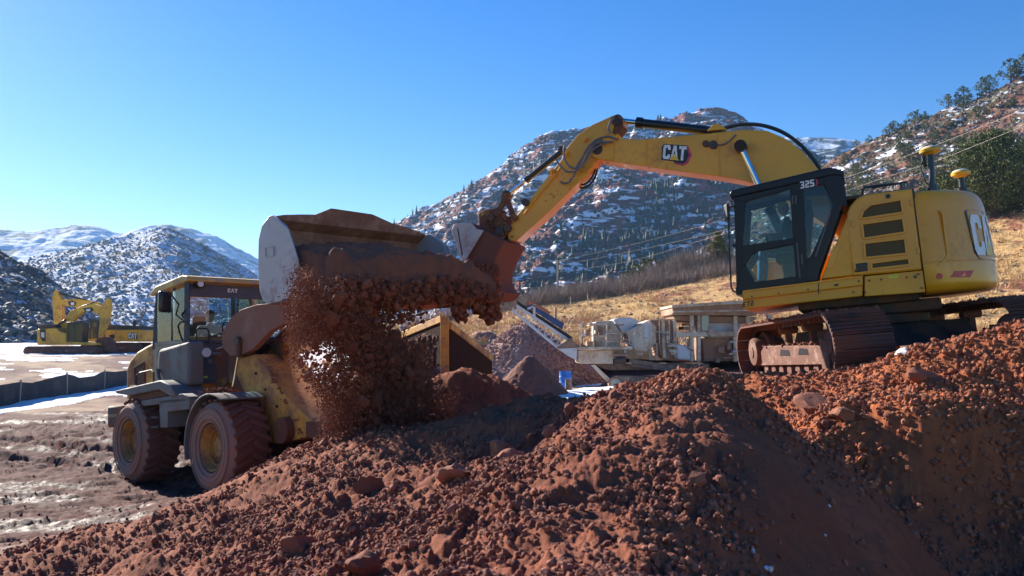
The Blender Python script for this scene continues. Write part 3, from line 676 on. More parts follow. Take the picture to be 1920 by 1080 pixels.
# headlight on its yellow post
h = L.hit(386, 661, 0, XF+.45)
ho = MB().lathe([(.001, -.09), (.06, -.08), (.09, -.02), (.1, .04), (.09, .05), (.001, .05)], (h.x, h.y, h.z), (1, -.2, 0), 24, False).cyl((h.x-.02, h.y, h.z), (h.x-.02, h.y+.3, h.z-.03), .03, 10).build('headlight', M_GREY, LO)
MB().lathe([(.001, .055), (.08, .053), (.085, .045), (.001, .04)], (h.x, h.y, h.z), (1, -.2, 0), 24, False).build('lens', M_LAMP, ho)
MB().prismx(L.yz([(404,655),(420,650),(425,662),(425,735),(406,735),(409,700),(402,676)], XF+.42), XF+.36, XF+.42).build('headlight_post', M_YELS, LO, bevel=.01)
# front fender over the tyre
ff = MB(); a_ = []; b_ = []
for k in range(17):
    t = R(195-k*8.2); r1, r2 = .865, .895
    a_.append((r1*math.cos(t), .78+r1*math.sin(t))); b_.append((r2*math.cos(t), .78+r2*math.sin(t)))
ff.prism(a_+b_[::-1], -1.40, -.62); ff.build('front_fender', M_GREY, LO, bevel=.008)
fs = MB(); fs.prism([(x, z) for x, z in b_]+[(.3, 1.0), (-.5, 1.0)], -.64, -.60); fs.build('fender_inner_panel', M_YELS, LO)
# front frame: wide slanted plate with boss at its foot
fm_ = L.xz([(470,672),(500,664),(520,690),(535,715),(566,752),(600,782),(612,792),(612,814),(580,822),(540,830),(514,826),(508,798),(486,752),(464,700)], -.30)
MB().prism(fm_, -.52, .34).build('front_frame', M_YELD, LO, bevel=.02)
b0 = L.hit(545, 806, 1, -.5); MB().cyl((b0.x-.05, -.66, b0.z), (b0.x-.05, .6, b0.z), .21, 32).build('hinge_tube', M_YELS, LO, bevel=.02)
MB().prism(L.xz([(578,790),(612,790),(614,815),(590,822),(578,818)], -.5), -.55, .5).build('front_stop', M_YELS, LO, bevel=.01)
# lift arms
ap = [(417,652),(416,632),(422,612),(434,594),(452,580),(480,571),(520,567),(580,562),(600,566),(590,590),(560,600),(530,608),(505,622),(488,640),(474,655),(455,664),(432,668)]
for y0, y1 in ((-.62, -.50), (.50, .62)):
    MB().prism(L.xz(ap, -.62), y0, y1).build('lift_arm', M_BARM, LO, bevel=.012)
a0 = L.hit(450, 640, 1, -.62); MB().cyl((a0.x, -.70, a0.z), (a0.x, .70, a0.z), .085, 20).build('arm_pin', M_DRK, LO)
ct = L.hit(560, 590, 1, -.56); MB().cyl((ct.x, -.6, ct.z), (ct.x, .6, ct.z), .09, 16).build('cross_tube', M_BARM, LO)
tw = L.xz([(430,715),(432,650),(446,636),(463,634),(470,650),(474,690),(500,745),(470,745)], -.42)
MB().prism(tw, -.44, -.34).prism(tw, .30, .40).build('arm_tower', M_YELS, LO, bevel=.01)
lk = MB()
p0, p1 = L.hit(447,670,1,-.66), L.hit(437,725,1,-.66)
lk.cyl(p0, p1, .022, 10); lc = MB().cyl(L.hit(447,668,1,-.66), L.hit(448,645,1,-.66), .05, 12)
lk.build('lift_cylinder_rod', M_CHR, LO); lc.build('lift_cylinder_head', M_DRK, LO)
tl = MB(); q0, q1, q2 = L.hit(500,672,1,0), L.hit(520,640,1,0), L.hit(556,600,1,0)
tl.cyl(q0, q2, .085, 16); tl.prism(L.xz([(495,690),(488,664),(500,650),(520,640),(540,632),(545,648),(528,664),(520,690)], 0), -.12, .12); tl.build('tilt_linkage', M_YELS, LO, bevel=.01)
MB().cyl(L.hit(516,632,1,-.1), L.hit(534,616,1,-.1), .02, 10).build('tilt_rod', M_CHR, LO)
MB().tube([L.hit(464,655,1,-.45), L.hit(478,646,1,-.45), L.hit(490,640,1,-.4)], .07, 12).build('blue_valve_body', plain('blue_cap', (.02, .10, .35), .4), LO)
ho_ = MB()
for k in range(5):
    ho_.tube([L.hit(470+k*7, 690+k*3, 1, -.2+.05*k), L.hit(476+k*7, 662, 1, -.25+.05*k), L.hit(495+k*6, 645, 1, -.2), L.hit(515+k*4, 660+k*4, 1, -.1)], .018, 8)
ho_.build('hydraulic_hoses', M_RUB, LO)
# bucket: shell of constant profile, side plates, cutting edge, spill guard
BW = 1.50
Tn = L.hit(507, 407, 1, -BW); Tn = (Tn.x, Tn.z); print('bucket top', Tn)
def circ(cx, cz, r, a0, a1, n): return [(cx+r*math.cos(R(a0+(a1-a0)*k/n)), cz+r*math.sin(R(a0+(a1-a0)*k/n))) for k in range(n+1)]
bk = L.xz([(507,407),(494,424),(488,450),(487,500),(490,545),(497,565)], -BW)
lip = L.hit(935, 556, 1, BW); lip = (lip.x, lip.z); print('lip', lip, bk)
outer = bk+[(bk[-1][0]+.15, bk[-1][1]-.06), (lip[0], lip[1])]
def offs(P, d):
    out = []
    for i, p in enumerate(P):
        a = P[max(i-1, 0)]; b = P[min(i+1, len(P)-1)]; tx, tz = b[0]-a[0], b[1]-a[1]; l = math.hypot(tx, tz); out.append((p[0]-tz/l*d, p[1]+tx/l*d))
    return out
inner = offs(outer, .035)
bo = MB(); n = len(outer)
for i in range(n-1):
    bo.prism([outer[i], outer[i+1], inner[i+1], inner[i]], -BW, BW)
bucket = bo.build('bucket', M_INB, LO, bevel=0)
sp_ = L.xz([(507,407),(516,404),(540,424),(557,484),(568,520),(578,562)], -BW)
side = [outer[0]]+sp_[1:]+[(lip[0]-.02, lip[1]+.05), (lip[0], lip[1])]+outer[1:-1][::-1]
for y0, y1 in ((-BW-.03, -BW+.0), (BW-.0, BW+.03)): MB().prism(side, y0, y1).build('bucket_side_plate', M_STEEL, bucket, bevel=.006)
band = L.xz([(507,407),(518,404),(546,430),(564,486),(574,530),(566,532),(553,488),(536,436)], -BW)
for y0, y1 in ((-BW-.05, -BW-.031), (BW+.031, BW+.05)): MB().prism(band, y0, y1).build('side_cutter', M_STEEL, bucket, bevel=.004)
sq = L.xz([(498,464),(513,462),(514,480),(499,482)], -BW-.03); fr = MB()
for i in range(4): a, b = sq[i], sq[(i+1) % 4]; fr.bar((a[0], -BW-.036, a[1]), (b[0], -BW-.036, b[1]), .012)
fr.build('side_pad', M_STEEL, bucket)
MB().prism([(lip[0]-.35, lip[1]-.02), (lip[0]+.06, lip[1]-.015), (lip[0]-.3, lip[1]+.03)], -BW-.04, BW+.04).build('cutting_edge', M_STEEL, bucket)
tb_ = MB(); ky = [-1.5, -1.3, -1.0, -.6, -.2, .3, .8, 1.15, 1.4, 1.5]; kz = [0, .05, .09, .13, .155, .16, .13, .08, .03, 0]
for i in range(9):
    tb_.ext([(Tn[0]-.02, ky[i], Tn[1]-.02), (Tn[0]+.02, ky[i], Tn[1]-.02), (Tn[0]+.03, ky[i], Tn[1]+kz[i]), (Tn[0]-.005, ky[i], Tn[1]+kz[i])], [(Tn[0]-.02, ky[i+1], Tn[1]-.02), (Tn[0]+.02, ky[i+1], Tn[1]-.02), (Tn[0]+.03, ky[i+1], Tn[1]+kz[i+1]), (Tn[0]-.005, ky[i+1], Tn[1]+kz[i+1])])
tb_.build('top_rim', M_INB, bucket)
sg = MB(); yy = [-.75, -.45, .35, .75]; zz = [.10, .235, .225, .12]
for i in range(3):
    a0, a1, h0, h1 = yy[i], yy[i+1], zz[i], zz[i+1]
    sg.ext([(Tn[0]-.02, a0, Tn[1]), (Tn[0]+.02, a0, Tn[1]), (Tn[0]+.05, a0, Tn[1]+h0+.01), (Tn[0]+.02, a0, Tn[1]+h0+.01)], [(Tn[0]-.02, a1, Tn[1]), (Tn[0]+.02, a1, Tn[1]), (Tn[0]+.05, a1, Tn[1]+h1+.01), (Tn[0]+.02, a1, Tn[1]+h1+.01)])
sg.build('spill_guard', M_INB, bucket)
# caked mud on frame, arms and fenders
def caked(name, regions, n, Y, s0, s1, seed, fr=L, par=LO):
    g = np.random.default_rng(seed); pts = []; sz_ = []
    for (x0, y0, x1, y1, rr_) in regions:
        for k in range(n):
            t = g.random(); q = fr.hit(x0+(x1-x0)*t+g.normal()*rr_, y0+(y1-y0)*t+g.normal()*rr_, 1, Y); pts.append(tuple(q)); sz_.append(s0+(s1-s0)*g.random()**2.5)
    return tag(scatter(name, pts, sz_, M_CLOD, seed, 1, False, parent=par), kind='stuff')
caked('caked_mud', [(508,706,515,716,3),(520,722,534,740,3),(532,752,540,756,3),(526,788,560,786,3),(560,800,562,822,4)], 26, -.53, .006, .026, 401)
caked('caked_mud', [(470,676,500,690,6),(505,700,520,700,5)], 40, -.45, .01, .04, 402)
caked('caked_mud', [(372,738,395,732,3),(395,730,440,730,3)], 40, -1.2, .01, .03, 403)
bl_ = MB()
for px, py in ((480,700),(498,730),(520,762),(600,800),(590,786)): q = L.hit(px, py, 1, -.525); bl_ = MB().cyl((q.x, -.52, q.z), (q.x, -.55, q.z), .025, 6).build('bolt', M_DRK, LO)
MB().prism(L.xz([(246,690),(300,660),(300,662),(246,692)], -.8), -.806, -.80).build('hood_seam', M_LBLK, LO)
MB().prism(L.xz([(240,722),(290,716),(290,718),(240,724)], -.8), -.806, -.80).build('hood_seam', M_LBLK, LO)
for yy_ in (782, 800): a = L.hit(300, yy_, 1, -1.2); MB().box((a.x+.02, -1.2, a.z), (.30, .22, .03)).build('step_rung', M_DRK, LO)
MB().tube([L.hit(a, b, 1, -1.2) for a, b in ((256,728),(256,704),(262,699),(284,694),(288,698),(288,722))], .016, 8).build('platform_rail', M_RUB, LO)
# operator
PM = LM @ Matrix.Translation((sx+.12, 0, sz+.10))
person(PM, 'loader operator with a cap and pale jacket sitting behind the windshield of the wheel loader', plain('pale_jacket', (.80, .72, .62), .85), plain('dark_trousers', (.04, .05, .08), .85), plain('dark_cap', (.05, .06, .09), .8),
       dict(le=(.12, .3, .34), lw=(.40, .14, .40), re=(.15, -.32, .33), rw=(.38, -.16, .38), lk=(.48, .16, .12), la=(.55, .16, -.3), rk=(.48, -.16, .12), ra=(.55, -.16, -.3)), plain('grey_beard', (.3, .28, .26), .9))
# ------------------------------------------------------------------ big excavator
YA = R(21); PT = R(5.0)
hx, hy = -math.cos(YA), math.sin(YA)
EM = axes((hx*math.cos(PT), hy*math.cos(PT), -math.sin(PT)), (-hy, hx, 0) if False else (-math.sin(YA), -math.cos(YA), 0), Vector((6.08, 14.05, 2.06)))
E = Frame(EM)
EX = thing('excavator', EM, 'big clean yellow excavator on the red dirt pad, boom reaching over to the loader bucket', 'excavator')
YS = 1.49
def e_p(name, pts, y0, y1, mat, par=EX, bevel=0, yref=None, seg=2):
    return MB().prism(E.xz(pts, YS if yref is None else yref), y0, y1).build(name, mat, par, bevel=bevel, seg=seg)
M_YM = paint('yellow_frame_paint', (.76, .345, .012), .4, dirt=(.20, .085, .05), amt=.22, dscale=1.2, bmp=.05, coat=.15)
# lower deck beam with its ledge
e_p('deck_beam', [(1391,548),(1500,534),(1618,520),(1618,555),(1480,570),(1394,580)], -YS+.05, YS-.02, M_YM, bevel=.015)
e_p('deck_ledge', [(1391,547),(1618,519),(1618,536),(1393,563)], YS-.02, YS+.03, M_YM, bevel=.02)
e_p('deck_seam', [(1534,531),(1536,531),(1536,552),(1534,552)], YS+.03, YS+.034, M_LBLK)
e_p('deck_latch', [(1564,533),(1572,532),(1572,536),(1564,537)], YS+.03, YS+.04, M_LBLK)
e_p('lower_door', [(1621,518),(1730,507),(1735,548),(1621,556)], YS-.1, YS+.012, M_YM, bevel=.012)
for k, q in enumerate(((1604,526),(1679,524))):
    pass
h = E.hit(1716, 519, 1, YS+.012); MB().cyl((h.x, h.y-.01, h.z), (h.x, h.y+.01, h.z), .025, 12).build('bolt', M_BLK, EX)
e_p('load_sticker', [(1666,517),(1683,515),(1684,521),(1667,523)], YS+.012, YS+.016, plain('green_yellow_sticker', (.6, .65, .05), .5))
# side panel by the cab, slanted
e_p('cab_side_panel', [(1540,523),(1546,508),(1584,417),(1590,402),(1600,516)], .6, YS-.01, M_YM, bevel=.015)
e_p('panel_emboss', [(1548,505),(1563,460),(1575,463),(1562,503)], YS-.01, YS+.004, M_YEL, bevel=.006)
# engine door with four vents
dr = [(1598,518),(1590,440),(1588,400),(1594,386),(1606,372),(1622,364),(1710,353),(1730,506)]
e_p('engine_door', dr, .7, YS, M_YEL, bevel=.03, seg=3)
fr_ = [(1608,508),(1601,410),(1606,392),(1620,376),(1632,371),(1694,364),(1716,498)]
vents = [[(1613,411),(1618,396),(1632,384),(1690,374),(1693,399)], [(1616,420),(1693,409),(1697,436),(1619,448)], [(1620,456),(1697,447),(1700,476),(1622,484)], [(1633,493),(1704,484),(1706,497),(1634,505)]]
mesh_mat, nt, b = nodes_of('vent_mesh'); ck = nt.nodes.new('ShaderNodeTexWave'); ck.inputs['Scale'].default_value = 22; ck.bands_direction = 'Z'
tc = nt.nodes.new('ShaderNodeTexCoord'); nt.links.new(tc.outputs['Object'], ck.inputs[0]); nt.links.new(mix(nt, ck.outputs['Fac'], (.05, .035, .015), (.13, .085, .02)), b.inputs['Base Color']); b.inputs['Roughness'].default_value = .7
for v in vents:
    P4 = E.xz(v, YS); vo = MB().prism(P4, YS-.002, YS+.006).build('vent', mesh_mat, EX)
    f = MB(); n = len(P4)
    for i in range(n): a, c = P4[i], P4[(i+1) % n]; f.bar((a[0], YS+.012, a[1]), (c[0], YS+.012, c[1]), .03, .035)
    f.build('vent_frame', M_YEL, vo, bevel=.006)
e_p('door_handle', [(1602,495),(1626,492),(1627,508),(1603,511)], YS, YS+.02, M_LBLK, bevel=.01)
h = E.hit(1665, 368, 1, YS); MB().cyl((h.x, YS, h.z), (h.x, YS+.02, h.z), .035, 16).build('door_lock', M_LBLK, EX)
e_p('door_gap', [(1710,353),(1714,353),(1735,506),(1731,507)], YS-.12, YS-.03, M_LBLK)
# body core under the hood and engine deck
XD = E.hit(1592, 440, 1, YS).x; ZTp = E.hit(1660, 358, 1, YS).z; ZBt = E.hit(1700, 550, 1, YS).z; XW = E.hit(1722, 450, 1, YS).x
print('E', XD, ZTp, ZBt, XW)
MB().rng(XW-.15, XD-.05, -YS+.03, .72, ZBt+.1, ZTp-.04).build('engine_housing', M_YM, EX, bevel=.05)
MB().rng(XD-.02, E.hit(1395, 570, 1, YS).x, -YS+.05, -.5, ZBt+.2, ZBt+.9).build('tool_box', M_YM, EX, bevel=.04)
MB().rng(XW, XD, -1.2, 1.35, ZTp-.04, ZTp+.02).rng(XW-.3, XD-.3, -1.0, .6, ZTp+.02, ZTp+.07).build('engine_cover', M_DRK, EX, bevel=.02)
# counterweight, rounded in plan with a rounded rim
TZ = E.hit(1760, 352, 1, YS).z; BZ = E.hit(1745, 549, 1, YS).z
pl = []
for k in range(29):
    a = R(62+ (298-62)*k/28); r = 1.78
    x = r*math.cos(a); y = 1.6*math.sin(a); pl.append((x if a else 0, y))
x0 = XW-.02
plan = [(x0, YS+.02)] + [(min(x0-.03, -.05+1.76*math.cos(a)), (YS+.04)*max(-1, min(1, 1.12*math.sin(a)))) for a in [R(112+136*k/28) for k in range(29)]] + [(x0, -YS-.02)]
def ring(z, s): return [((x-x0)*s+x0 if x < x0 else x, y*(1-(1-s)*.5), z) for x, y in plan]
cwm = MB(); levels = [(BZ, .90), (BZ+.05, .975), (BZ+.14, 1.0), (BZ+.42, 1.0), (BZ+.425, .985), (BZ+.44, .985), (BZ+.445, 1.0), (TZ-.22, .955), (TZ-.1, .93), (TZ-.03, .895), (TZ, .84)]
rs = [ring(z, s) for z, s in levels]; m = len(plan); vs = [v for r_ in rs for v in r_]; fs = []
for i in range(len(rs)-1):
    for k in range(m): fs.append((i*m+k, i*m+(k+1) % m, (i+1)*m+(k+1) % m, (i+1)*m+k))
fs += [tuple(range(m))[::-1], tuple(range((len(rs)-1)*m, len(rs)*m))]
cwm.add(vs, fs); cwo = cwm.build('counterweight', M_YEL, EX, ang=50)
# recess line, reflector, dot and logo follow the curved flank
def onc(px, py, lift=0.0):
    "point of the counterweight flank under a photo pixel"
    d = E.R @ ray(px, py); best = None
    for i in range(m-1):
        a = Vector((plan[i][0], plan[i][1], 0)); c = Vector((plan[i+1][0], plan[i+1][1], 0)); n_ = Vector((-(c-a).y, (c-a).x, 0))
        dn = d.dot(n_)
        if abs(dn) < 1e-6: continue
        t = (a-E.o).dot(n_)/dn; p = E.o+d*t; u = (Vector((p.x, p.y, 0))-a).dot(c-a)/(c-a).length_squared
        if -.01 <= u <= 1.01 and (best is None or t < best[0]): nn = -n_.normalized(); best = (t, p, nn if nn.y > -.99 and nn.dot(Vector((p.x+.2, p.y, 0))) > 0 else -nn)
    if best is None: return None
    return best[1]+best[2]*lift
def strip_on(name, pts, mat, l0=.0, l1=.012, sub=6, fn=onc):
    P = []
    for i in range(len(pts)):
        a, c = pts[i], pts[(i+1) % len(pts)]
        for k in range(sub): P.append((a[0]+(c[0]-a[0])*k/sub, a[1]+(c[1]-a[1])*k/sub))
    A_ = [fn(x, y, l0) for x, y in P]; B_ = [fn(x, y, l1) for x, y in P]
    if any(p is None for p in A_+B_): print('off', name); return None
    return MB().ext(A_, B_).build(name, mat, cwo)
strip_on('crease', [(1764,393),(1770,400),(1780,478),(1776,486),(1760,499),(1758,497),(1772,484),(1775,478),(1766,402),(1762,396)], M_YM, -.01, .010, 3)
strip_on('reflector', [(1781,520),(1791,508),(1825,507),(1818,520)], M_RED, -.01, .008)
strip_on('red_dot', [(1761+6*math.cos(R(30*k)), 518+6*math.sin(R(30*k))) for k in range(12)], M_RED, -.01, .008, 1)
# logo plate: measured along the curve, starting where the C stands
s0 = onc(1823, 440, 0)
ang0 = None; arc = [0]
for i in range(m-1): arc.append(arc[-1]+math.hypot(plan[i+1][0]-plan[i][0], plan[i+1][1]-plan[i][1]))
def plan_at(s):
    for i in range(m-1):
        if arc[i+1] >= s or i == m-2:
            u = (s-arc[i])/(arc[i+1]-arc[i]); a, c = plan[i], plan[i+1]; x = a[0]+(c[0]-a[0])*u; y = a[1]+(c[1]-a[1])*u
            tx, ty = (c[0]-a[0])/(arc[i+1]-arc[i]), (c[1]-a[1])/(arc[i+1]-arc[i]); return x, y, -ty*-1, tx
if s0 is not None:
    bs = min(np.arange(0, arc[-1], .01), key=lambda s: (plan_at(s)[0]-s0.x)**2+(plan_at(s)[1]-s0.y)**2)
    zc = s0.z
    def scl(z):
        for (za, sa), (zb, sb) in zip(levels, levels[1:]):
            if za <= z <= zb: return sa+(sb-sa)*(z-za)/(zb-za)
        return 1
    def cwf(u, v, t):
        x, y, _, _ = plan_at(bs+u); x2, y2, _, _ = plan_at(bs+u+.02); tx, ty = x2-x, y2-y; l = math.hypot(tx, ty) or 1; nx, ny = ty/l, -tx/l
        if nx*(x+.1)+ny*y < 0: nx, ny = -nx, -ny
        s = scl(zc+v); x = (x-x0)*s+x0; y = y*(1-(1-s)*.5)
        return (x+nx*(t+.004), y+ny*(t+.004), zc+v)
    def seg_on(pts, t0, t1, mat, name, sub=4, par=cwo):
        P = []
        for i in range(len(pts)):
            a, c = pts[i], pts[(i+1) % len(pts)]
            for k in range(sub): P.append((a[0]+(c[0]-a[0])*k/sub, a[1]+(c[1]-a[1])*k/sub))
        return MB().ext([cwf(a, c, t0) for a, c in P], [cwf(a, c, t1) for a, c in P]).build(name, mat, par)
    hh = .31
    seg_on([(-.06,hh+.05),(.0,hh+.07),(1.12,hh+.07),(1.2,hh),(1.2,-hh),(1.1,-hh-.07),(.1,-hh-.06),(0.0,-hh+.04)], -.01, .004, M_LBLK, 'logo_plate')
    for ch, ux in (('C', 0.02), ('A', .34), ('T', .66)):
        seg_on([(ux+.30*a+b*0-.0, -hh+.62*b) for a, b in GL[ch]], .004, .010, M_WHITE, 'logo_letter', 3)
    seg_on([(.34,-hh-.0),(.49,-.06),(.64,-hh)], .010, .014, M_DECY, 'logo_triangle', 3)
# ---- cab
M_CAB = paint('cab_black', (.006, .010, .018), .35, amt=.0, dscale=2, bmp=.0, spec=.35, dirt=(.05, .04, .04))
YC0, YC1 = .45, YS
G1 = [(1393,462),(1396,385),(1400,377),(1409,370),(1481,351),(1487,447)]
G2 = [(1398,497),(1410,478),(1420,470),(1490,456),(1494,519),(1416,529)]
G3 = [(1504,348),(1544,346),(1563,384),(1524,472),(1517,485),(1512,487)]
polys = [ [(1376,369),(1398,373),(1393,462),(1394,540),(1381,546)], [(1370,362),(1372,358),(1545,318),(1558,316),(1560,346),(1500,349),(1400,378),(1371,374)],
          [(1390,461),(1490,446),(1492,457),(1420,471),(1409,479),(1396,499),(1390,500)], [(1381,547),(1533,526),(1530,508),(1495,518),(1416,529),(1398,497),(1390,500)],
          [(1480,346),(1505,342),(1513,487),(1516,526),(1493,524),(1487,447)], [(1543,338),(1556,317),(1577,321),(1584,371),(1536,508),(1534,526),(1512,528),(1511,486),(1517,485),(1524,472),(1563,384)] ]
cabE = bpy.data.objects.new('cab', None)
cb = MB()
for i, p in enumerate(polys):
    q = E.xz(p, YS); cb.prism(q, YC1-.06, YC1+.003*i); cb.prism(q, YC0-.003*i, YC0+.05)
bpy.data.objects.remove(cabE)
cabE = cb.build('cab_frame', M_CAB, EX, bevel=.008)
for g in (G1, G2, G3):
    P = E.xz(g, YS); P2 = [(x, z) for x, z in P]
    MB().prism(P2, YC1-.04, YC1-.032).build('cab_window', M_GLS2, EX); MB().prism(P2, YC0+.02, YC0+.028).build('cab_window', M_GLS2, EX)
rp = E.xz([(1367,366),(1371,357),(1545,316),(1557,314),(1578,319),(1581,330),(1560,330),(1372,372)], YS)
MB().prism(rp, YC0-.03, YC1+.025).build('cab_roof', M_CAB, EX, bevel=.025, seg=3)
# front and rear crossing frames
A1 = E.xz([(1376,372),(1381,546),(1560,330),(1584,372),(1534,524)], YS)
cf = MB(); cf.bar((A1[1][0]-.03, YC0, A1[1][1]), (A1[1][0]-.03, YC1, A1[1][1]), .08, .12); cf.bar((A1[0][0]-.05, YC0, A1[0][1]), (A1[0][0]-.05, YC1, A1[0][1]), .08, .08)
cf.bar((A1[1][0]-.04, YC0, A1[1][1]+.72), (A1[1][0]-.04, YC1, A1[1][1]+.72), .04, .06); cf.bar((A1[3][0]+.02, YC0, A1[3][1]-.0), (A1[3][0]+.02, YC1, A1[3][1]), .07, .1)
cf.build('cross_frame', M_CAB, cabE)
fx = A1[0][0]; bx = A1[1][0]
MB().ext([(bx-.01, YC0+.04, A1[1][1]+.1), (bx-.01, YC1-.06, A1[1][1]+.1), (fx-.01, YC1-.06, A1[0][1]-.05), (fx-.01, YC0+.04, A1[0][1]-.05)], [(bx, YC0+.04, A1[1][1]+.1), (bx, YC1-.06, A1[1][1]+.1), (fx, YC1-.06, A1[0][1]-.05), (fx, YC0+.04, A1[0][1]-.05)]).build('windshield', M_GLS2, EX)
# rear quarter: frame and window that look back over the deck
r0, r1 = E.hit(1578, 324, 1, YS), E.hit(1584, 372, 1, YS)
rf = MB(); rf.bar((r0.x, YC0, r0.z-.02), (r0.x, YC1, r0.z-.02), .06, .10); rf.bar((r1.x, YC0, r1.z-.05), (r1.x, YC1, r1.z-.05), .05, .12); rf.bar((r0.x, YC0+.03, r0.z), (r1.x, YC0+.03, r1.z), .08); rf.bar((r0.x, YC1-.12, r0.z), (r1.x, YC1-.12, r1.z), .16, .05)
rf.build('rear_frame', M_CAB, cabE)
MB().ext([(r0.x+.02, YC0, r0.z), (r0.x+.02, YC1, r0.z), (r1.x+.02, YC1, r1.z), (r1.x+.02, YC0, r1.z)], [(r0.x+.03, YC0, r0.z), (r0.x+.03, YC1, r0.z), (r1.x+.03, YC1, r1.z), (r1.x+.03, YC0, r1.z)]).build('rear_window', M_GLS2, EX)
e_p('cab_floor', [(1382,546),(1534,525),(1534,532),(1382,552)], YC0, YC1-.06, M_DRK)
# door details: handles, grab bar, hinge rods
dd = MB()
for x1, z1, x2, z2 in ((1486,367,1486,383),(1492,366,1492,382)): dd.cyl(E.hit(x1, z1, 1, YS+.03), E.hit(x2, z2, 1, YS+.03), .012, 8)
dd.build('door_bar', M_GREY, cabE); MB().cyl(E.hit(1494,455,1,YS+.03), E.hit(1500,522,1,YS+.03), .010, 8).build('door_hinge_rod', M_GREY, cabE); dd = MB(); dd.tube([E.hit(1503,477,1,YS+.02), E.hit(1504,495,1,YS+.04), E.hit(1506,497,1,YS+.02)], .012, 8)
dd.build('door_handle', M_GREY, cabE)
MB().cyl(E.hit(1557,398,1,YS+.03), E.hit(1529,481,1,YS+.03), .013, 8).build('grab_bar', M_GREY, cabE)
mb = MB(); mb.tube([E.hit(a, b, 1, YS+.06) for a, b in ((1378,386),(1368,388),(1366,400),(1367,440),(1369,500),(1371,538),(1375,546),(1381,548))], .014, 8); mb.build('front_handrail', M_RUB, cabE)
mi = E.hit(1363, 398, 1, YS+.08); m_ = MB().box((mi.x, mi.y, mi.z), (.05, .16, .26), (0, 0, R(25))).build('mirror', M_RUB, cabE, bevel=.02)
MB().tube([E.hit(1376,377,1,YS), E.hit(1368,377,1,YS+.08), E.hit(1364,388,1,YS+.08)], .012, 6).build('mirror_arm', M_GREY, m_)
w_ = E.hit(1372, 374, 1, YS-.1); MB().box((w_.x+.05, YS-.15, w_.z-.05), (.08, .12, .07)).build('cab_light', M_LAMP, cabE, bevel=.01)
# 325
def on_side(p00, p10, p01, Y):
    a = E.hit(*p00, 1, Y); u = E.hit(*p10, 1, Y)-a; v = E.hit(*p01, 1, Y)-a
    return lambda s, t, d: tuple(a+u*s+v*t+Vector((0, d, 0)))
f = on_side((1501,354), (1528,349), (1500,341), YS+.024)
n3 = MB(); letters(n3, '325', f, 0, .28, 1, gap=.22, depth=.005); n3.build('model_lettering', M_WHITE, cabE)
ra = MB(); P = [(1.04,0),(1.12,0),(1.24,.5),(1.15,1),(1.06,1),(1.15,.5)]; poly_on(ra, P, f, 0, .005); ra.build('red_arc', M_MAG, cabE)
f = on_side((1393,576.5), (1414,573), (1393,566.5), YS-.018)
g6 = MB(); letters(g6, 'E72', f, 0, .26, 1, gap=.35, depth=.004); g6.build('fleet_lettering', M_LBLK, EX)
# seat and driver
sx = E.hit(1486, 484, 1, 1.0).x; sz = E.hit(1486, 484, 1, 1.0).z
s_ = MB(); s_.box((sx, .97, sz), (.5, .48, .14)); s_.box((sx-.27, .97, sz+.38), (.13, .46, .7), (0, R(-10), 0)); s_.box((sx-.32, .97, sz+.8), (.1, .26, .2)); s_.box((sx, .97, sz-.25), (.35, .3, .4)); s_.build('seat', M_SEAT, EX, bevel=.04)
for y in (.66, 1.28): MB().box((sx+.1, y, sz+.18), (.5, .13, .12)).cyl((sx+.32, y, sz+.2), (sx+.34, y, sz+.38), .02, 8).build('control_console', M_SEAT, EX, bevel=.02)
MB().box((sx+.75, .6, sz+.35), (.05, .2, .3)).build('monitor', M_DRK, EX, bevel=.01)
PM2 = EM @ Matrix.Translation((sx-.02, .97, sz+.02))
person(PM2, 'operator in dark jacket and blue jeans sitting in the cab of the big excavator', plain('green_jacket', (.05, .10, .11), .85), plain('blue_jeans', (.06, .20, .38), .85), plain('yellow_cap', (.6, .42, .05), .7),
       dict(le=(.10, .30, .32), lw=(.34, .30, .36), re=(.10, -.30, .32), rw=(.34, -.30, .36), lk=(.46, .15, .12), la=(.52, .15, -.32), rk=(.46, -.15, .12), ra=(.52, -.15, -.32)))
# ---- GPS masts and handrail
def gps(px, pytop, pybase, Y, name, pr):
    a = E.hit(px, pybase, 1, Y); t = E.hit(px-2, pytop+8, 1, Y)
    o = MB().cyl((a.x, Y, a.z-.1), (t.x, Y, t.z), .045, 14).cyl((a.x, Y, a.z-.1), (a.x, Y, a.z), .08, 14).build(name, M_BLK, EX)
    r = pr; MB().lathe([(.001, -.02), (r*.5, -.02), (r*.6, .0), (r*1.05, .02), (r*1.1, .06), (r*.95, .085), (.001, .09)], (t.x, Y, t.z), (0, 0, 1), 24, False).build('receiver', paint('receiver_yellow', (.72, .42, .04), .4, amt=.2), o)
    MB().lathe([(r*.95, .082), (r*.85, .10), (r*.5, .115), (.001, .12)], (t.x, Y, t.z), (0, 0, 1), 24, False).build('receiver_cap', plain('white_dome', (.75, .73, .7), .4), o)
    return a, t
a, t = gps(1747, 280, 347, .5, 'gps_mast', .15)
MB().tube([(t.x+.1, .5, t.z), (t.x+.17, .5, t.z-.2), (t.x+.12, .5, t.z-.45), (t.x+.05, .5, t.z-.55)], .01, 6).cyl((t.x+.11, .5, t.z-.02), (t.x+.1, .5, t.z-.2), .03, 8).build('mast_cable', M_RUB, EX)
gps(1804, 323, 352, -.3, 'gps_mast', .135)
hr = MB(); hr.tube([E.hit(a, b, 1, .9) for a, b in ((1618,366),(1618,355),(1622,351),(1660,346),(1686,344),(1690,347),(1690,352))], .018, 8); hr.tube([E.hit(a, b, 1, .4) for a, b in ((1635,366),(1635,352),(1700,341),(1702,350))], .018, 8)
hr.build('deck_handrail', M_BLK, EX)
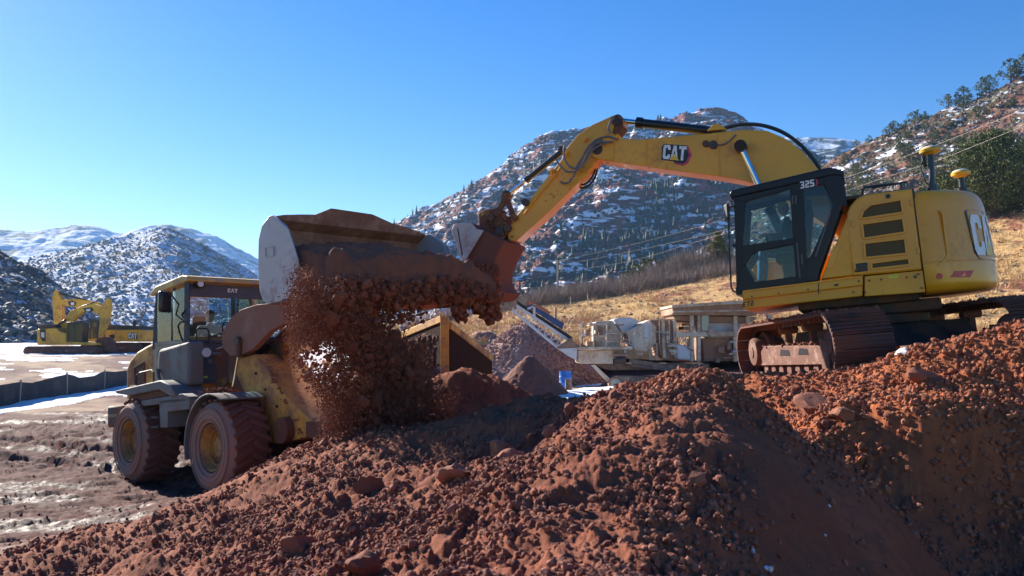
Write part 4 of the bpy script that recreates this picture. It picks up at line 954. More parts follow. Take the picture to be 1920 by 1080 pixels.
for px, py in ((1599,420),(1602,500),(1709,380),(1722,470)):
    q = E.hit(px, py, 1, YS); MB().box((q.x, YS+.012, q.z), (.04, .03, .10)).build('door_hinge', M_YM, EX, bevel=.005)
for px, py in ((1630,526),(1652,524),(1700,520),(1722,514),(1622,548),(1728,540),(1410,556),(1460,550),(1515,543),(1610,527),(1600,548)):
    q = E.hit(px, py, 1, YS+.02); MB().cyl((q.x, YS+.0, q.z), (q.x, YS+.042, q.z), .014, 8).build('bolt', M_DRK, EX)
e_p('deck_edge_strip', [(1393,545),(1618,517),(1618,519.5),(1393,547.5)], YS-.3, YS+.034, M_YEL)
# ---- boom, centre plane
YB = -.12; BWD = .27
bp = [(1114,262),(1122,252),(1152,259),(1200,262),(1250,257),(1330,250),(1395,243),(1438,245),(1470,258),(1505,284),(1535,318),(1562,352),(1590,400),(1600,440),(1580,452),(1560,430),(1510,396),(1465,368),(1420,346),(1395,339),(1350,331),(1250,318),(1165,306),(1128,301),(1114,296)]
boom = MB().prism(E.xz(bp, YB+BWD), YB-BWD, YB+BWD).build('boom', M_YEL, EX, bevel=.012)
for y in (YB+BWD, ): 
    rib = MB()
    for (x1, y1), (x2, y2) in (((1150,262),(1150,305)), ((1212,263),(1212,312)), ((1345,252),(1350,330))):
        rib.bar(E.hit(x1, y1, 1, y+.008), E.hit(x2, y2, 1, y+.008), .02)
    rib.build('boom_weld', M_YM, boom)
f = on_side((1240,304), (1297,309), (1240,269), YB+BWD+.001)
lg = MB(); poly_on(lg, [(.0,.12),(.02,.85),(.10,.98),(.88,1.0),(1.0,.52),(.88,.08),(.72,-.1),(.45,-.04),(.4,.1)], f, 0, .006); lg.build('logo_plate', M_LBLK, boom)
lr = MB(); poly_on(lr, [(.80,1.0),(.88,1.0),(1.0,.52),(.88,.08),(.72,-.1),(.45,-.04),(.43,.04),(.7,0.0),(.83,.14),(.92,.52)], f, .006, .009); lr.build('logo_red_edge', M_MAG, boom)
lt = MB(); letters(lt, 'CAT', lambda s, t, d: f(s, t, d+.009), .04, .24, .76, gap=.08, depth=.004, slant=.06, z0=.18); lt.build('logo_letters', M_WHITE, boom)
ly = MB(); poly_on(ly, [(.27,.16),(.44,.50),(.60,.16)], f, .014, .018); ly.build('logo_triangle', M_DECY, boom)
bolts = MB()
for a in ((1324,270,.06),(1338,272,.075)):
    q = E.hit(a[0], a[1], 1, YB+BWD); o = MB().cyl((q.x, q.y, q.z), (q.x, q.y+.05, q.z), a[2], 16).build('boom_port', M_DRK, boom)
# stick
sp = [(1028,398),(1060,366),(1100,328),(1116,306),(1128,292),(1150,262),(1160,246),(1168,236),(1168,224),(1160,217),(1150,216),(1110,234),(1082,254),(1062,278),(1052,300),(1034,322),(1005,358),(988,382),(968,404),(960,416),(952,440),(953,452),(968,452)]
stick = MB().prism(E.xz(sp, YB+.19), YB-.19, YB+.19).build('stick', M_YEL, EX, bevel=.012)
q = E.hit(1120,280,1,YB+BWD+.03); MB().cyl((q.x, YB-BWD-.04, q.z), (q.x, YB+BWD+.04, q.z), .10, 20).build('boom_stick_pin', M_DRK, EX)
# fork plates of the boom nose
for y0, y1 in ((YB+BWD, YB+BWD+.03), (YB-BWD-.03, YB-BWD)):
    MB().prism(E.xz([(1112,262),(1126,250),(1150,262),(1150,300),(1128,300),(1112,294)], YB+BWD), y0, y1).build('boom_fork', M_YM, boom, bevel=.004)
for px, py, r, nm in ((1156,227,.09,'stick_pin'),(986,380,.07,'link_pin')):
    q = E.hit(px, py, 1, YB+.19); MB().cyl((q.x, YB-.26, q.z), (q.x, YB+.26, q.z), r, 18).build(nm, M_DRK, stick)
e_p('soil_crust', [(1144,222),(1155,216),(1168,224),(1168,236),(1156,252),(1148,250),(1152,236)], YB-.195, YB+.197, M_YELS, stick, yref=YB+.19)
# small brackets on the stick
br = MB()
for px, py in ((1098,262),(1040,330),(1036,322),(1063,290)):
    q = E.hit(px, py, 1, YB+.19); br = MB().box((q.x, YB+.22, q.z), (.1, .06, .07), (0, R(40), 0)).cyl((q.x, YB+.2, q.z), (q.x, YB+.28, q.z), .025, 10).build('pipe_clamp', M_YM, stick)
q0, q1 = E.hit(1030,345,1,YB+.21), E.hit(1000,380,1,YB+.21)
MB().tube([E.hit(a, b, 1, YB+.215) for a, b in ((1052,312),(1030,342),(1000,378),(982,402))], .018, 8).build('grease_pipe', M_YM, stick)
# stick cylinder
def cylinder(name, a, b, split, r, rr, Y, mat=None, pm=1.0):
    A_, B_ = E.hit(*a, 1, Y), E.hit(*b, 1, Y); S_ = A_.lerp(B_, split)
    o = MB().cyl(A_, S_, r, 24).cyl(S_.lerp(A_, .06), S_.lerp(A_, -.015), r*1.25, 24).build(name, mat or M_BLK, EX, bevel=.01)
    MB().cyl(S_, B_, rr, 20).build('rod', M_CHR, o); MB().cyl((B_.x, Y-.1, B_.z), (B_.x, Y+.1, B_.z), rr*1.9, 16).build('rod_eye', M_DRK, o); MB().cyl((A_.x, Y-.12, A_.z), (A_.x, Y+.12, A_.z), r*1.05, 16).build('barrel_eye', M_DRK, o); return o
cylinder('stick_cylinder', (1345,247), (1160,226), .80, .083, .05, YB)
MB().prism(E.xz([(1328,250),(1340,238),(1352,237),(1366,247)], YB), YB-.2, YB-.12).prism(E.xz([(1328,250),(1340,238),(1352,237),(1366,247)], YB), YB+.12, YB+.2).build('cylinder_bracket', M_YM, boom, bevel=.01)
cylinder('bucket_cylinder', (1056,282), (952,366), .66, .06, .04, YB)
for y in (YB-.42, YB+.42): cylinder('boom_cylinder', (1480,470), (1389,275), .40, .085, .055, y)
q = E.hit(1389,275,1,YB+.42); MB().cyl((q.x, YB-.52, q.z), (q.x, YB+.52, q.z), .095, 20).build('boom_cylinder_pin', M_DRK, boom)
# bucket links and coupler
def link(name, pts, Y, w, r, mat=M_YELS):
    o = MB(); P = [E.hit(a, b, 1, Y) for a, b in pts]
    for a, b in zip(P, P[1:]): o.bar(a, b, w, r*2)
    for p in P: o.cyl((p.x, Y-w*.8, p.z), (p.x, Y+w*.8, p.z), r*1.4, 14)
    return o.build(name, mat, EX, bevel=.008)
for y in (YB-.24, YB+.24):
    link('link_rod', [(949,370), (964,408)], y, .05, .05); link('link_arm', [(949,370), (934,398)], y, .06, .06)
cq = E.xz([(905,404),(918,396),(934,394),(944,402),(953,414),(957,430),(955,445),(944,450),(930,448),(914,446),(907,430)], YB)
MB().prism(cq, YB-.24, YB+.24).build('coupler', M_YELS, EX, bevel=.02)
for px, py, r in ((922,408,.07),(938,433,.08),(921,442,.05),(952,428,.07)):
    q = E.hit(px, py, 1, YB+.24); MB().cyl((q.x, YB-.3, q.z), (q.x, YB+.3, q.z), r, 16).build('coupler_pin', M_DRK, EX, bevel=.01)
P_ = []; S_ = []
for k in range(120):
    px = random.uniform(903, 962); py = random.uniform(392, 452)
    q = E.hit(px, py, 1, YB+random.choice((.25, .22, .28))); P_.append(q); S_.append(random.uniform(.01, .045))
tag(scatter('caked_mud', [tuple(p) for p in P_], S_, M_YELS, 33, 1, True, parent=EX), kind='stuff')
# excavator bucket
YK = .62; yk0, yk1 = YB-YK, YB+YK
bs_ = E.xz([(846,432),(851,423),(860,418),(884,418),(896,428),(910,433),(946,452),(932,474),(920,506),(918,524),(926,540),(936,546),(920,560),(898,562),(880,520),(866,492),(854,462)], yk1)
kb = MB().prism(bs_, yk0+.03, yk1-.03); buck = kb.build('bucket', paint('bucket_soil_red', (.14, .052, .038), .75, dirt=(.15, .05, .033), amt=.9, dscale=1.2, bmp=.3), EX, bevel=.03)
e_p('bucket_cheek', [(846,431),(851,422),(860,418),(884,418),(894,430),(866,492)], yk1-.03, yk1, M_STEEL, buck, .006, yk1)
e_p('side_blade', [(891,429),(908,432),(873,490),(865,490)], yk1, yk1+.035, M_STEEL, buck, .006, yk1)
e_p('cheek_seam', [(857,427),(859,427),(868,478),(866,480)], yk1, yk1+.004, M_LBLK, buck, 0, yk1)
e_p('bucket_cheek', [(846,431),(851,422),(860,418),(884,418),(894,430),(866,492)], yk0, yk0+.03, M_STEEL, buck, .006, yk1)
# hoses at the boom nose and along the boom
hs = [[(1158,262),(1140,256),(1118,262),(1100,280),(1088,306),(1078,325),(1068,341),(1056,343),(1051,340)],
      [(1150,266),(1120,268),(1104,286),(1094,306),(1084,316),(1068,312),(1060,300),(1057,285),(1058,272)],
      [(1140,266),(1112,280),(1100,300),(1084,318),(1064,322),(1050,310),(1042,298)],
      [(1130,262),(1108,272),(1094,292),(1082,312),(1076,330),(1068,338)],
      [(1118,300),(1119,322),(1110,342),(1094,352),(1078,348),(1072,338)],
      [(1113,302),(1115,320),(1106,338),(1094,346),(1080,344)],
      [(1145,250),(1141,240),(1146,226),(1152,222)]]
M_HOSE = plain('grey_hose', (.16, .15, .15), .5)
def catmull(P, n=5):
    out = []
    for i in range(len(P)-1):
        p0 = P[max(i-1, 0)]; p1 = P[i]; p2 = P[i+1]; p3 = P[min(i+2, len(P)-1)]
        for k in range(n):
            t = k/n; out.append(.5*((2*p1)+(p2-p0)*t+(2*p0-5*p1+4*p2-p3)*t*t+(3*p1-p0-3*p2+p3)*t**3))
    return out+[P[-1]]
for i, h_ in enumerate(hs):
    yy_ = YB+(.32+.03*(i % 3) if i not in (4, 5) else -.1+.1*(i-4)); MB().tube(catmull([E.hit(a, b, 1, yy_) for a, b in h_]), .019, 8).build('hose', M_RUB if i in (4, 5) else M_HOSE, EX)
for dy, off in ((.0, 0), (.07, 5), (-.08, -3)):
    MB().tube(catmull([E.hit(a, b-3+off*.3, 1, YB+.1+dy) for a, b in ((1352,244),(1390,236),(1430,238),(1470,252),(1505,278),(1530,308),(1545,335))]), .024, 8).build('boom_pipe', M_RUB, EX)
MB().tube(catmull([E.hit(a, b, 1, YB+BWD+.03) for a, b in ((1380,252),(1370,262),(1358,270),(1340,272))]), .014, 8).build('hose', M_HOSE, EX)
caked('boom_splash', [(1130,296,1220,312,4),(1060,330,1110,300,6),(1120,255,1160,258,4),(1020,380,1060,340,8)], 34, YB+.2, .004, .016, 411, E, EX)
# ---- undercarriage (its own heading, same tilt)
Z_ = EM.to_3x3() @ Vector((0, 0, 1)); T_ = Vector((.03, -1, 0)); T_ = (T_-Z_*T_.dot(Z_)).normalized(); S3 = Z_.cross(T_)
UM = Matrix((T_, S3, Z_)).transposed().to_4x4(); UM.translation = Vector((6.05, 13.95, 2.06)); TO = EM.inverted() @ UM
M_TRK = paint('muddy_track_steel', (.07, .045, .042), .55, .2, dirt=(.17, .068, .048), amt=.6, dscale=2, bmp=.4)
M_TFR = paint('dusty_track_frame', (.42, .28, .20), .75, dirt=(.15, .065, .045), amt=.8, dscale=4, bmp=.4)
hL = 1.80; RR_ = .465
def tpath(n):
    Lx = 2*hL; per = 2*Lx+2*PI*RR_; out = []
    for k in range(n):
        s = per*k/n
        if s < Lx: out.append((-hL+s, RR_*2+.06-.035*math.sin(PI*s/Lx)*0, 0))
        elif s < Lx+PI*RR_: a = (s-Lx)/RR_; out.append((hL+RR_*math.sin(a), RR_+.06+RR_*math.cos(a), a))
        elif s < 2*Lx+PI*RR_: out.append((hL-(s-Lx-PI*RR_), .06, PI))
        else: a = PI+(s-2*Lx-PI*RR_)/RR_; out.append((-hL+RR_*math.sin(a), RR_+.06+RR_*math.cos(a), a))
    return out
for side in (-1, 1):
    yc = side*1.27; hw = .42; tr = MB()
    for x, z, a in tpath(52):
        Rm = Matrix.Rotation(a, 3, 'Y')
        tr.box((x, yc, z), (.185, 2*hw, .03), Rm)
        for dx in (-.06, .0, .06):
            o = Rm @ Vector((dx, 0, .026)); tr.box((x+o.x, yc, z+o.z), (.016, 2*hw, .035), Rm)
        for dy in (-.12, .12):
            o = Rm @ Vector((0, 0, -.05)); tr.box((x+o.x, yc+dy, z+o.z), (.16, .04, .08), Rm)
    tr.xf(TO).build('track', M_TRK, EX)
    fr = MB(); fr.prism([(-1.5, .30), (1.5, .26), (1.52, .48), (1.2, .56), (-1.3, .62), (-1.5, .52)], yc-.22, yc+.22)
    fr.prism([(1.45, .2), (1.75, .22), (1.78, .62), (1.45, .66)], yc-.3, yc+.3); fr.xf(TO); fo = fr.build('track_frame', M_TFR, EX, bevel=.015)
    for x0_, x1_ in ((-.5, .0), (.35, .8)): MB().prism([(x0_, .44), (x1_, .43), (x1_-.05, .52), (x0_+.08, .54)], yc-.226, yc+.226).xf(TO).build('frame_opening', M_LBLK, fo)
    pass; rg = MB().rng(-1.45, 1.5, yc-.25, yc+.25, .285, .315); rg.xf(TO).build('frame_ledge', M_TFR, fo)
    for x in (-hL, hL):
        w = MB().lathe([(.36, -.05), (.36, .05), (.12, .09), (.10, .30), (.001, .30), (.001, -.30), (.10, -.30), (.12, -.09)], (x, yc, RR_+.06), (0, 1, 0), 32)
        w.lathe([(.001, .30), (.24, .27), (.27, .22), (.27, -.22), (.24, -.27), (.001, -.30)], (x, yc, RR_+.06), (0, 1, 0), 28, False)
        w.xf(TO).build('drive_sprocket' if x > 0 else 'idler_wheel', M_TFR, fo)
    for k in range(8):
        x = -1.35+k*2.7/7
        MB().lathe([(.001, .2), (.10, .2), (.12, .16), (.12, .09), (.085, .07), (.085, -.07), (.12, -.09), (.12, -.16), (.10, -.2), (.001, -.2)], (x, yc, .19), (0, 1, 0), 20, False).xf(TO).build('track_roller', M_TFR, fo)
    for x in (-.6, .5): MB().cyl((x, yc-.15, .86), (x, yc+.15, .86), .07, 14).box((x, yc, .72), (.08, .1, .3)).xf(TO).build('carrier_roller', M_TFR, fo)
    cr = []; cs = []
    for k in range(500):
        x = random.uniform(-1.9, 1.9); cr.append(TO @ Vector((x, yc+random.uniform(-.42, .42), 1.02+random.uniform(0, .02)))); cs.append(random.uniform(.01, .045))
    for k in range(260):
        x = random.uniform(-1.4, 1.4); cr.append(TO @ Vector((x, yc+random.uniform(-.22, .22), .58+random.uniform(-.02, .03)))); cs.append(random.uniform(.01, .05))
    tag(scatter('track_mud', [tuple(p) for p in cr], cs, M_CLOD, 35+side, 1, False, parent=EX), kind='stuff')
cbm = MB(); cbm.prism([(-1.0, .45), (1.0, .45), (.7, .8), (-.7, .8)], -1.1, 1.1); cbm.lathe([(.001, .8), (.78, .8), (.80, .95), (.74, .97), (.74, 1.12), (.001, 1.12)], (0, 0, 0), (0, 0, 1), 32, False); cbm.xf(TO).build('car_body', M_DRK, EX, bevel=.02)
MB().rng(XW+.05, 1.15, -1.25, 1.15, ZBt-.10, ZBt+.12).build('belly_plate', M_DRK, EX, bevel=.03)
MB().rng(-.9, .95, -.95, .95, ZBt-.26, ZBt-.08).build('swing_frame', M_DRK, EX, bevel=.03)
# ------------------------------------------------------------------ far terrain
def rock_hill_mat(name, rocks, snowc, sx, thr, dark, dthr, zstretch=5, extra=None, ns=1.0, bmp=.6, bd=1.5):
    m, nt, b = nodes_of(name)
    n0 = noise(nt, sx*.12, 4); n1 = noise(nt, sx, 7, .62, sc=(1, 1, zstretch), dist=.6); n2 = noise(nt, sx*3.2, 5, .6, sc=(1, 1, 1.6)); n3 = noise(nt, sx*.35, 4)
    base = mix(nt, ramp(nt, n2, .35, .65), rocks[0], rocks[1])
    if len(rocks) > 2: base = mix(nt, ramp(nt, n3, .42, .6), base, rocks[2])
    dk = ramp(nt, mth(nt, 'ADD', mth(nt, 'MULTIPLY', n2, .6), mth(nt, 'MULTIPLY', n0, .4)), dthr, dthr+.05)
    base = mix(nt, dk, base, dark)
    k = mth(nt, 'ADD', mth(nt, 'MULTIPLY', n1, .72), mth(nt, 'MULTIPLY', n3, .28)); s = ramp(nt, k, thr, thr+.035)
    nt.links.new(mix(nt, s, base, snowc), b.inputs['Base Color']); b.inputs['Roughness'].default_value = .9; b.inputs['Specular IOR Level'].default_value = .15
    bump(nt, b, mth(nt, 'ADD', mth(nt, 'MULTIPLY', n1, .6), n2), bmp, bd)
    return m
def azel(px, py): r = ray(px, py); h = math.hypot(r.x, r.y); return math.atan2(r.x, r.y), r.z/h
HILLS = {}
def hill(name, sky, base, r0, r1, mat, nr=150, step=1.6, relief=.06, rs=None, seed=0, prof=1.0, zlo=None, bumpy=.0, rowj=1.0):
    px = np.arange(sky[0][0], sky[-1][0]+.1, step); sy = np.interp(px, [p[0] for p in sky], [p[1] for p in sky]); by = np.interp(px, [p[0] for p in base], [p[1] for p in base])
    sy = np.convolve(np.pad(sy, 9, 'edge'), np.ones(19)/19, 'valid')
    A = np.array([azel(a, b) for a, b in zip(px, sy)]); B = np.array([azel(a, b) for a, b in zip(px, by)])
    t = np.linspace(0, 1, nr); T = t[:, None]; az_ = A[None, :, 0]
    rr_ = r0+(r1-r0)*T
    f = T**prof; tan = B[None, :, 1]+(A[None, :, 1]-B[None, :, 1])*f
    Rg = rr_+0*az_; z = CAMZ+Rg*tan; x = np.sin(az_)*Rg; y = np.cos(az_)*Rg
    H = (A[None, :, 1]-B[None, :, 1])*r1; rs = rs or (r1-r0)/5
    rel = relief*H*((ridged(x/rs, y/rs, 5, seed)-.62)*1.6)*np.sqrt(np.clip(np.minimum(T*3, (1-T)*3.5), 0, 1))*rowj
    z = z+rel+bumpy*(fbm(x/rs*9, y/rs*9, 4, seed+5)-.5)
    # back slope
    tb = np.linspace(.02, 1, 14)[:, None]; Rb = r1*(1+.35*tb)+0*az_; zb = z[-1:]-(z[-1:]-(-5))*tb**1.2; xb = np.sin(az_)*Rb; yb = np.cos(az_)*Rb
    X = np.concatenate([x, xb]); Y = np.concatenate([y, yb]); Z = np.concatenate([z, zb]); Z[0] -= (r1-r0)*.01
    o = np_mesh(name, np.stack([X.ravel(), Y.ravel(), Z.ravel()], -1), grid_faces(X.shape[0], X.shape[1]), mat)
    tag(o, kind='structure'); HILLS[id(o)] = None
    return o, (x, y, z, px, t)
def on_hill(h, px, t):
    x, y, z, pxs, ts = h[1]; i = int(np.clip(np.searchsorted(pxs, px), 1, len(pxs)-1)); j = int(np.clip(t*(len(ts)-1), 0, len(ts)-2))
    return Vector((x[j, i], y[j, i], z[j, i]))
def hill_pix(h, px, py):
    "point of the hill seen at a photo pixel (farthest row not above it)"
    x, y, z, pxs, ts = h[1]; i = int(np.clip(np.searchsorted(pxs, px), 1, len(pxs)-1)); e = azel(px, py)[1]
    el = (z[:, i]-CAMZ)/np.hypot(x[:, i], y[:, i]); j = int(np.argmax(el >= e)) if (el >= e).any() else len(ts)-1
    return Vector((x[j, i], y[j, i], z[j, i]))
SNOW = (.78, .82, .90); SNOW2 = (.56, .61, .71)        # thin snow over brush, dulled and blued to paint in distance haze
m_c = rock_hill_mat('red_ledge_mountain', [(.20, .050, .034), (.27, .085, .055), (.085, .05, .04)], SNOW, .05, .52, (.022, .03, .024), .52, 4.5, bmp=.8, bd=3)
mt = hill('mountain', [(640,560),(700,470),(740,420),(770,402),(850,366),(900,338),(940,308),(970,285),(1000,262),(1030,250),(1100,240),(1180,228),(1250,222),(1290,210),(1340,203),(1380,211),(1420,240),(1450,256),(1500,278),(1560,305),(1640,350),(1760,420)],
          [(640,640),(900,625),(1760,610)], 330, 900, m_c, 260, 1.5, .17, 95, 3, .85, bumpy=9)
m_f = rock_hill_mat('snowy_far_ridge', [(.10, .10, .09), (.13, .12, .10)], SNOW, .02, .49, (.03, .045, .04), .5, 2, bd=6)
hill('ridge', [(1360,275),(1410,262),(1470,258),(1560,258),(1600,263),(1640,268),(1720,290),(1900,300)], [(1360,420),(1900,420)], 1100, 1500, m_f, 80, 2, .15, 160, 5)
m_l3 = rock_hill_mat('blue_snow_mountain', [(.12, .12, .10), (.16, .15, .13)], SNOW2, .012, .46, (.05, .07, .06), .56, 1.2, bd=8)
hill('far_mountain', [(-260,470),(-120,445),(0,432),(60,433),(110,427),(150,420),(185,424),(220,441),(245,434),(270,424),(295,421),(345,425),(400,440),(440,461),(490,490),(540,515),(620,560),(700,590)], [(-260,560),(700,610)], 1300, 2300, m_l3, 120, 2, .14, 260, 7, bumpy=10)
m_l2 = rock_hill_mat('sage_snow_hill', [(.16, .12, .10), (.22, .17, .14)], SNOW2, .10, .45, (.07, .075, .07), .53, 1.2, bd=1.5)
h2 = hill('snowy_hill', [(-260,560),(-120,520),(0,500),(60,484),(130,468),(200,450),(260,436),(300,425),(350,440),(400,468),(440,490),(500,525),(580,575),(680,630)], [(-260,655),(680,652)], 260, 700, m_l2, 180, 1.6, .10, 90, 9, bumpy=4)
m_l1 = rock_hill_mat('dark_near_slope', [(.11, .075, .065), (.15, .095, .08)], SNOW2, .22, .53, (.04, .045, .045), .52, 2.5, bd=1)
h1 = hill('slope', [(-300,330),(-150,400),(0,468),(50,495),(100,528),(140,562),(180,600),(225,645),(250,664)], [(-300,672),(250,668)], 120, 230, m_l1, 130, 1.5, .12, 40, 12, bumpy=3)
m_r = rock_hill_mat('juniper_hill_soil', [(.19, .075, .045), (.24, .12, .075), (.15, .11, .07)], SNOW, .16, .55, (.05, .055, .03), .52, 2.2, bd=.8)
hr_ = hill('hillside', [(1380,420),(1440,372),(1500,330),(1560,298),(1600,278),(1660,250),(1700,232),(1740,216),(1800,198),(1850,176),(1900,152),(1960,128),(2060,90),(2250,30)], [(1380,520),(1700,520),(2250,540)], 120, 300, m_r, 190, 1.6, .08, 45, 15, bumpy=3.0)
# dry grass slope
def grass_mat():
    m, nt, b = nodes_of('dry_grass_slope'); n1 = noise(nt, .12, 5, .6, sc=(1, .5, 1)); n2 = noise(nt, 1.6, 6, .65); n3 = noise(nt, .5, 5)
    g = mix(nt, ramp(nt, n2, .35, .65), (.46, .27, .11), (.58, .38, .17)); s = mix(nt, ramp(nt, n2, .4, .6), (.30, .12, .07), (.24, .10, .06))
    k = mth(nt, 'ADD', mth(nt, 'MULTIPLY', n1, .55), mth(nt, 'MULTIPLY', n3, .45)); c = mix(nt, ramp(nt, k, .50, .56), g, s)
    nt.links.new(c, b.inputs['Base Color']); b.inputs['Roughness'].default_value = .95; b.inputs['Specular IOR Level'].default_value = .1; bump(nt, b, n2, .8, .3); return m
gh = hill('grass_slope', [(700,612),(860,600),(920,580),(980,566),(1040,556),(1100,547),(1160,538),(1220,524),(1300,505),(1390,485),(1500,462),(1700,436),(1860,408),(1920,398),(2100,370),(2300,330)], [(700,640),(900,640),(1100,648),(1400,650),(2300,650)], 50, 125, grass_mat(), 170, 2, .03, 22, 21, 1.15, bumpy=.5)

# ------------------------------------------------------------------ vegetation
def leaf_mat(name, a, b2, tr=.25):
    m, nt, b = nodes_of(name); g = nt.nodes.new('ShaderNodeNewGeometry'); n = noise(nt, 1.3, 3)
    c = mix(nt, g.outputs['Random Per Island'], a, b2); c = mix(nt, mth(nt, 'MULTIPLY', ramp(nt, n, .4, .65), .5), c, tuple(x*1.7 for x in b2))
    nt.links.new(c, b.inputs['Base Color']); b.inputs['Roughness'].default_value = .7; b.inputs['Specular IOR Level'].default_value = .2
    return m
M_JUN = leaf_mat('juniper_leaves', (.045, .065, .018), (.11, .125, .035)); M_PIN = leaf_mat('pine_needles', (.06, .075, .02), (.16, .15, .045))
M_FAR = leaf_mat('far_conifer', (.016, .026, .018), (.032, .045, .028)); M_BRK = plain('bark', (.11, .075, .055), .9); M_TWG = leaf_mat('bare_twigs', (.16, .12, .10), (.27, .21, .18)); M_SAGE = leaf_mat('sagebrush', (.10, .10, .10), (.18, .17, .16))
def leaves(P, rad_, n, ls, g, squash=.8):
    "leaf faces in clumps P (centres), returns quads"
    P = np.asarray(P); k = g.integers(0, len(P), n); d = g.normal(size=(n, 3)); d /= np.linalg.norm(d, axis=1)[:, None]
    rr_ = np.asarray(rad_)[k]*g.random(n)**.45; c = P[k]+d*rr_[:, None]*np.array([1, 1, squash])
    a = g.normal(size=(n, 3)); a /= np.linalg.norm(a, axis=1)[:, None]; b_ = np.cross(a, g.normal(size=(n, 3))); b_ /= np.linalg.norm(b_, axis=1)[:, None]
    s = ls*g.uniform(.6, 1.4, n)[:, None]; V = np.stack([c-a*s-b_*s*.45, c+a*s-b_*s*.45, c+a*s*.7+b_*s*.6, c-a*s*.7+b_*s*.6], 1).reshape(-1, 3)
    return V, np.arange(n*4).reshape(-1, 4)
def tree_parts(h, w, nclump, nleaf, ls, seed, kind='juniper'):
    g = np.random.default_rng(seed); P = []; Rr = []; tk = MB()
    tk.tube([(0, 0, -.1*h), (g.uniform(-.02, .02)*h, 0, .2*h), (g.uniform(-.04, .04)*h, g.uniform(-.03, .03)*h, .55*h), (0, 0, .85*h)], [.045*h, .035*h, .02*h, .006*h], 7)
    for i in range(nclump):
        u = g.random(); zz = h*(.14+.82*u); prof = (math.sin(PI*min(1, (.12+.88*u)))**.6 if kind == 'juniper' else (1.02-u)**.8)
        a = g.uniform(0, 2*PI); r = w*.5*prof*g.uniform(.35, 1.0); p = (r*math.cos(a), r*math.sin(a), zz); P.append(p); Rr.append(w*g.uniform(.10, .2)*(.6+.4*prof))
        if i % 2 == 0: tk.tube([(0, 0, zz*.6), (p[0]*.6, p[1]*.6, zz*.85), p], [.014*h, .009*h, .003*h], 5)
    V, F = leaves(P, Rr, nleaf, ls, g); return V, F, tk
def tree(loc, h, w, nclump, nleaf, ls, seed, label, cat, mat, name, kind='juniper', group=None):
    V, F, tk = tree_parts(h, w, nclump, nleaf, ls, seed, kind); r = thing(name, Matrix.Translation(loc), label, cat, group)
    tk.build('trunk', M_BRK, r); np_mesh('crown', V, F, mat, False, r); return r
p = hill_pix(gh, 1865, 405)
tree(p+Vector((1.0, 2, -.6)), 12.2, 13.5, 170, 42000, .10, 5, 'large dark green juniper standing on the grass slope at the right edge, behind the excavator', 'tree', M_JUN, 'juniper_tree')
p = hill_pix(gh, 1815, 415); tree(p+Vector((0, 6, -.4)), 8.0, 7.5, 90, 18000, .09, 6, 'smaller juniper left of the large one, behind the two yellow receivers', 'tree', M_JUN, 'juniper_tree')
p = hill_pix(gh, 1345, 500); tree(p+Vector((0, 0, -.3)), 5.2, 4.4, 70, 12000, .07, 7, 'yellow green pine just left of the excavator cab', 'tree', M_PIN, 'pine_tree', 'pine')
p = hill_pix(gh, 950, 578); tree(p+Vector((0, 0, -.2)), 3.0, 3.0, 40, 4000, .08, 17, 'small grey green tree at the left end of the grass slope, near the conveyor top', 'tree', M_PIN, 'pine_tree')
# junipers on the right hillside: four shapes, copied
protos = []
for q in range(4):
    V, F, tk = tree_parts(1, [1.05, .8, .9, 1.2][q], 26, 700, .028, 30+q); o = np_mesh('juniper_tree', V, F, M_JUN, False); k = len(o.data.vertices)
    me = o.data; bm = bmesh.new(); bm.from_mesh(me); t = tk.build('x', M_BRK); bm2 = bmesh.new(); bm.from_mesh(t.data); bm.to_mesh(me); bm.free(); bm2.free(); me.materials.append(M_BRK)
    for poly in me.polygons:
        if poly.index >= len(F): poly.material_index = 1
    bpy.data.objects.remove(t); protos.append(o)
used = [0]*4
def put(o_i, loc, h, lab, grp, cat='tree', name=None):
    o = protos[o_i]
    if used[o_i]: o = o.copy(); col.objects.link(o)
    used[o_i] = 1; o.location = loc; o.scale = (h*random.uniform(.85, 1.2),)*2+(h,); o.rotation_euler = (0, 0, random.uniform(0, 6)); tag(o, lab, cat, grp); return o
g = np.random.default_rng(5)
lab1 = 'dark juniper bush on the far rocky hillside behind the excavator'
for i in range(165):
    px = g.uniform(1500, 1990); t = g.uniform(.25, .99)**.8; q = on_hill(hr_, px, t); put(i % 4, q-Vector((0, 0, .3)), g.uniform(1.8, 5.0), lab1, 'junipers scattered over the rocky hillside')
for i, (px, h) in enumerate(((1628,2.6),(1675,4.2),(1720,4),(1778,5),(1790,4),(1806,6),(1840,6.5),(1855,6),(1895,8),(1905,6),(1925,7),(1950,6),(1732,3))):
    q = on_hill(hr_, px, .995); put(i % 4, q-Vector((0, 0, .5)), h, 'dark juniper standing against the sky on the crest of the right hillside', 'junipers along the hillside crest')
for px, py, h in ((1198,520,3.6),(1215,512,4.2),(1232,506,4.6),(1250,500,4.0),(1270,492,3.4),(1180,528,2.8),(1292,485,3.4),(1315,478,3.6),(1160,534,2.5)):
    q = hill_pix(gh, px, py+20); put(g.integers(0, 4), q+Vector((0, 12, -.6)), h*1.1, 'green bush in the row behind the crest of the dry grass slope', 'bushes behind the grass crest')
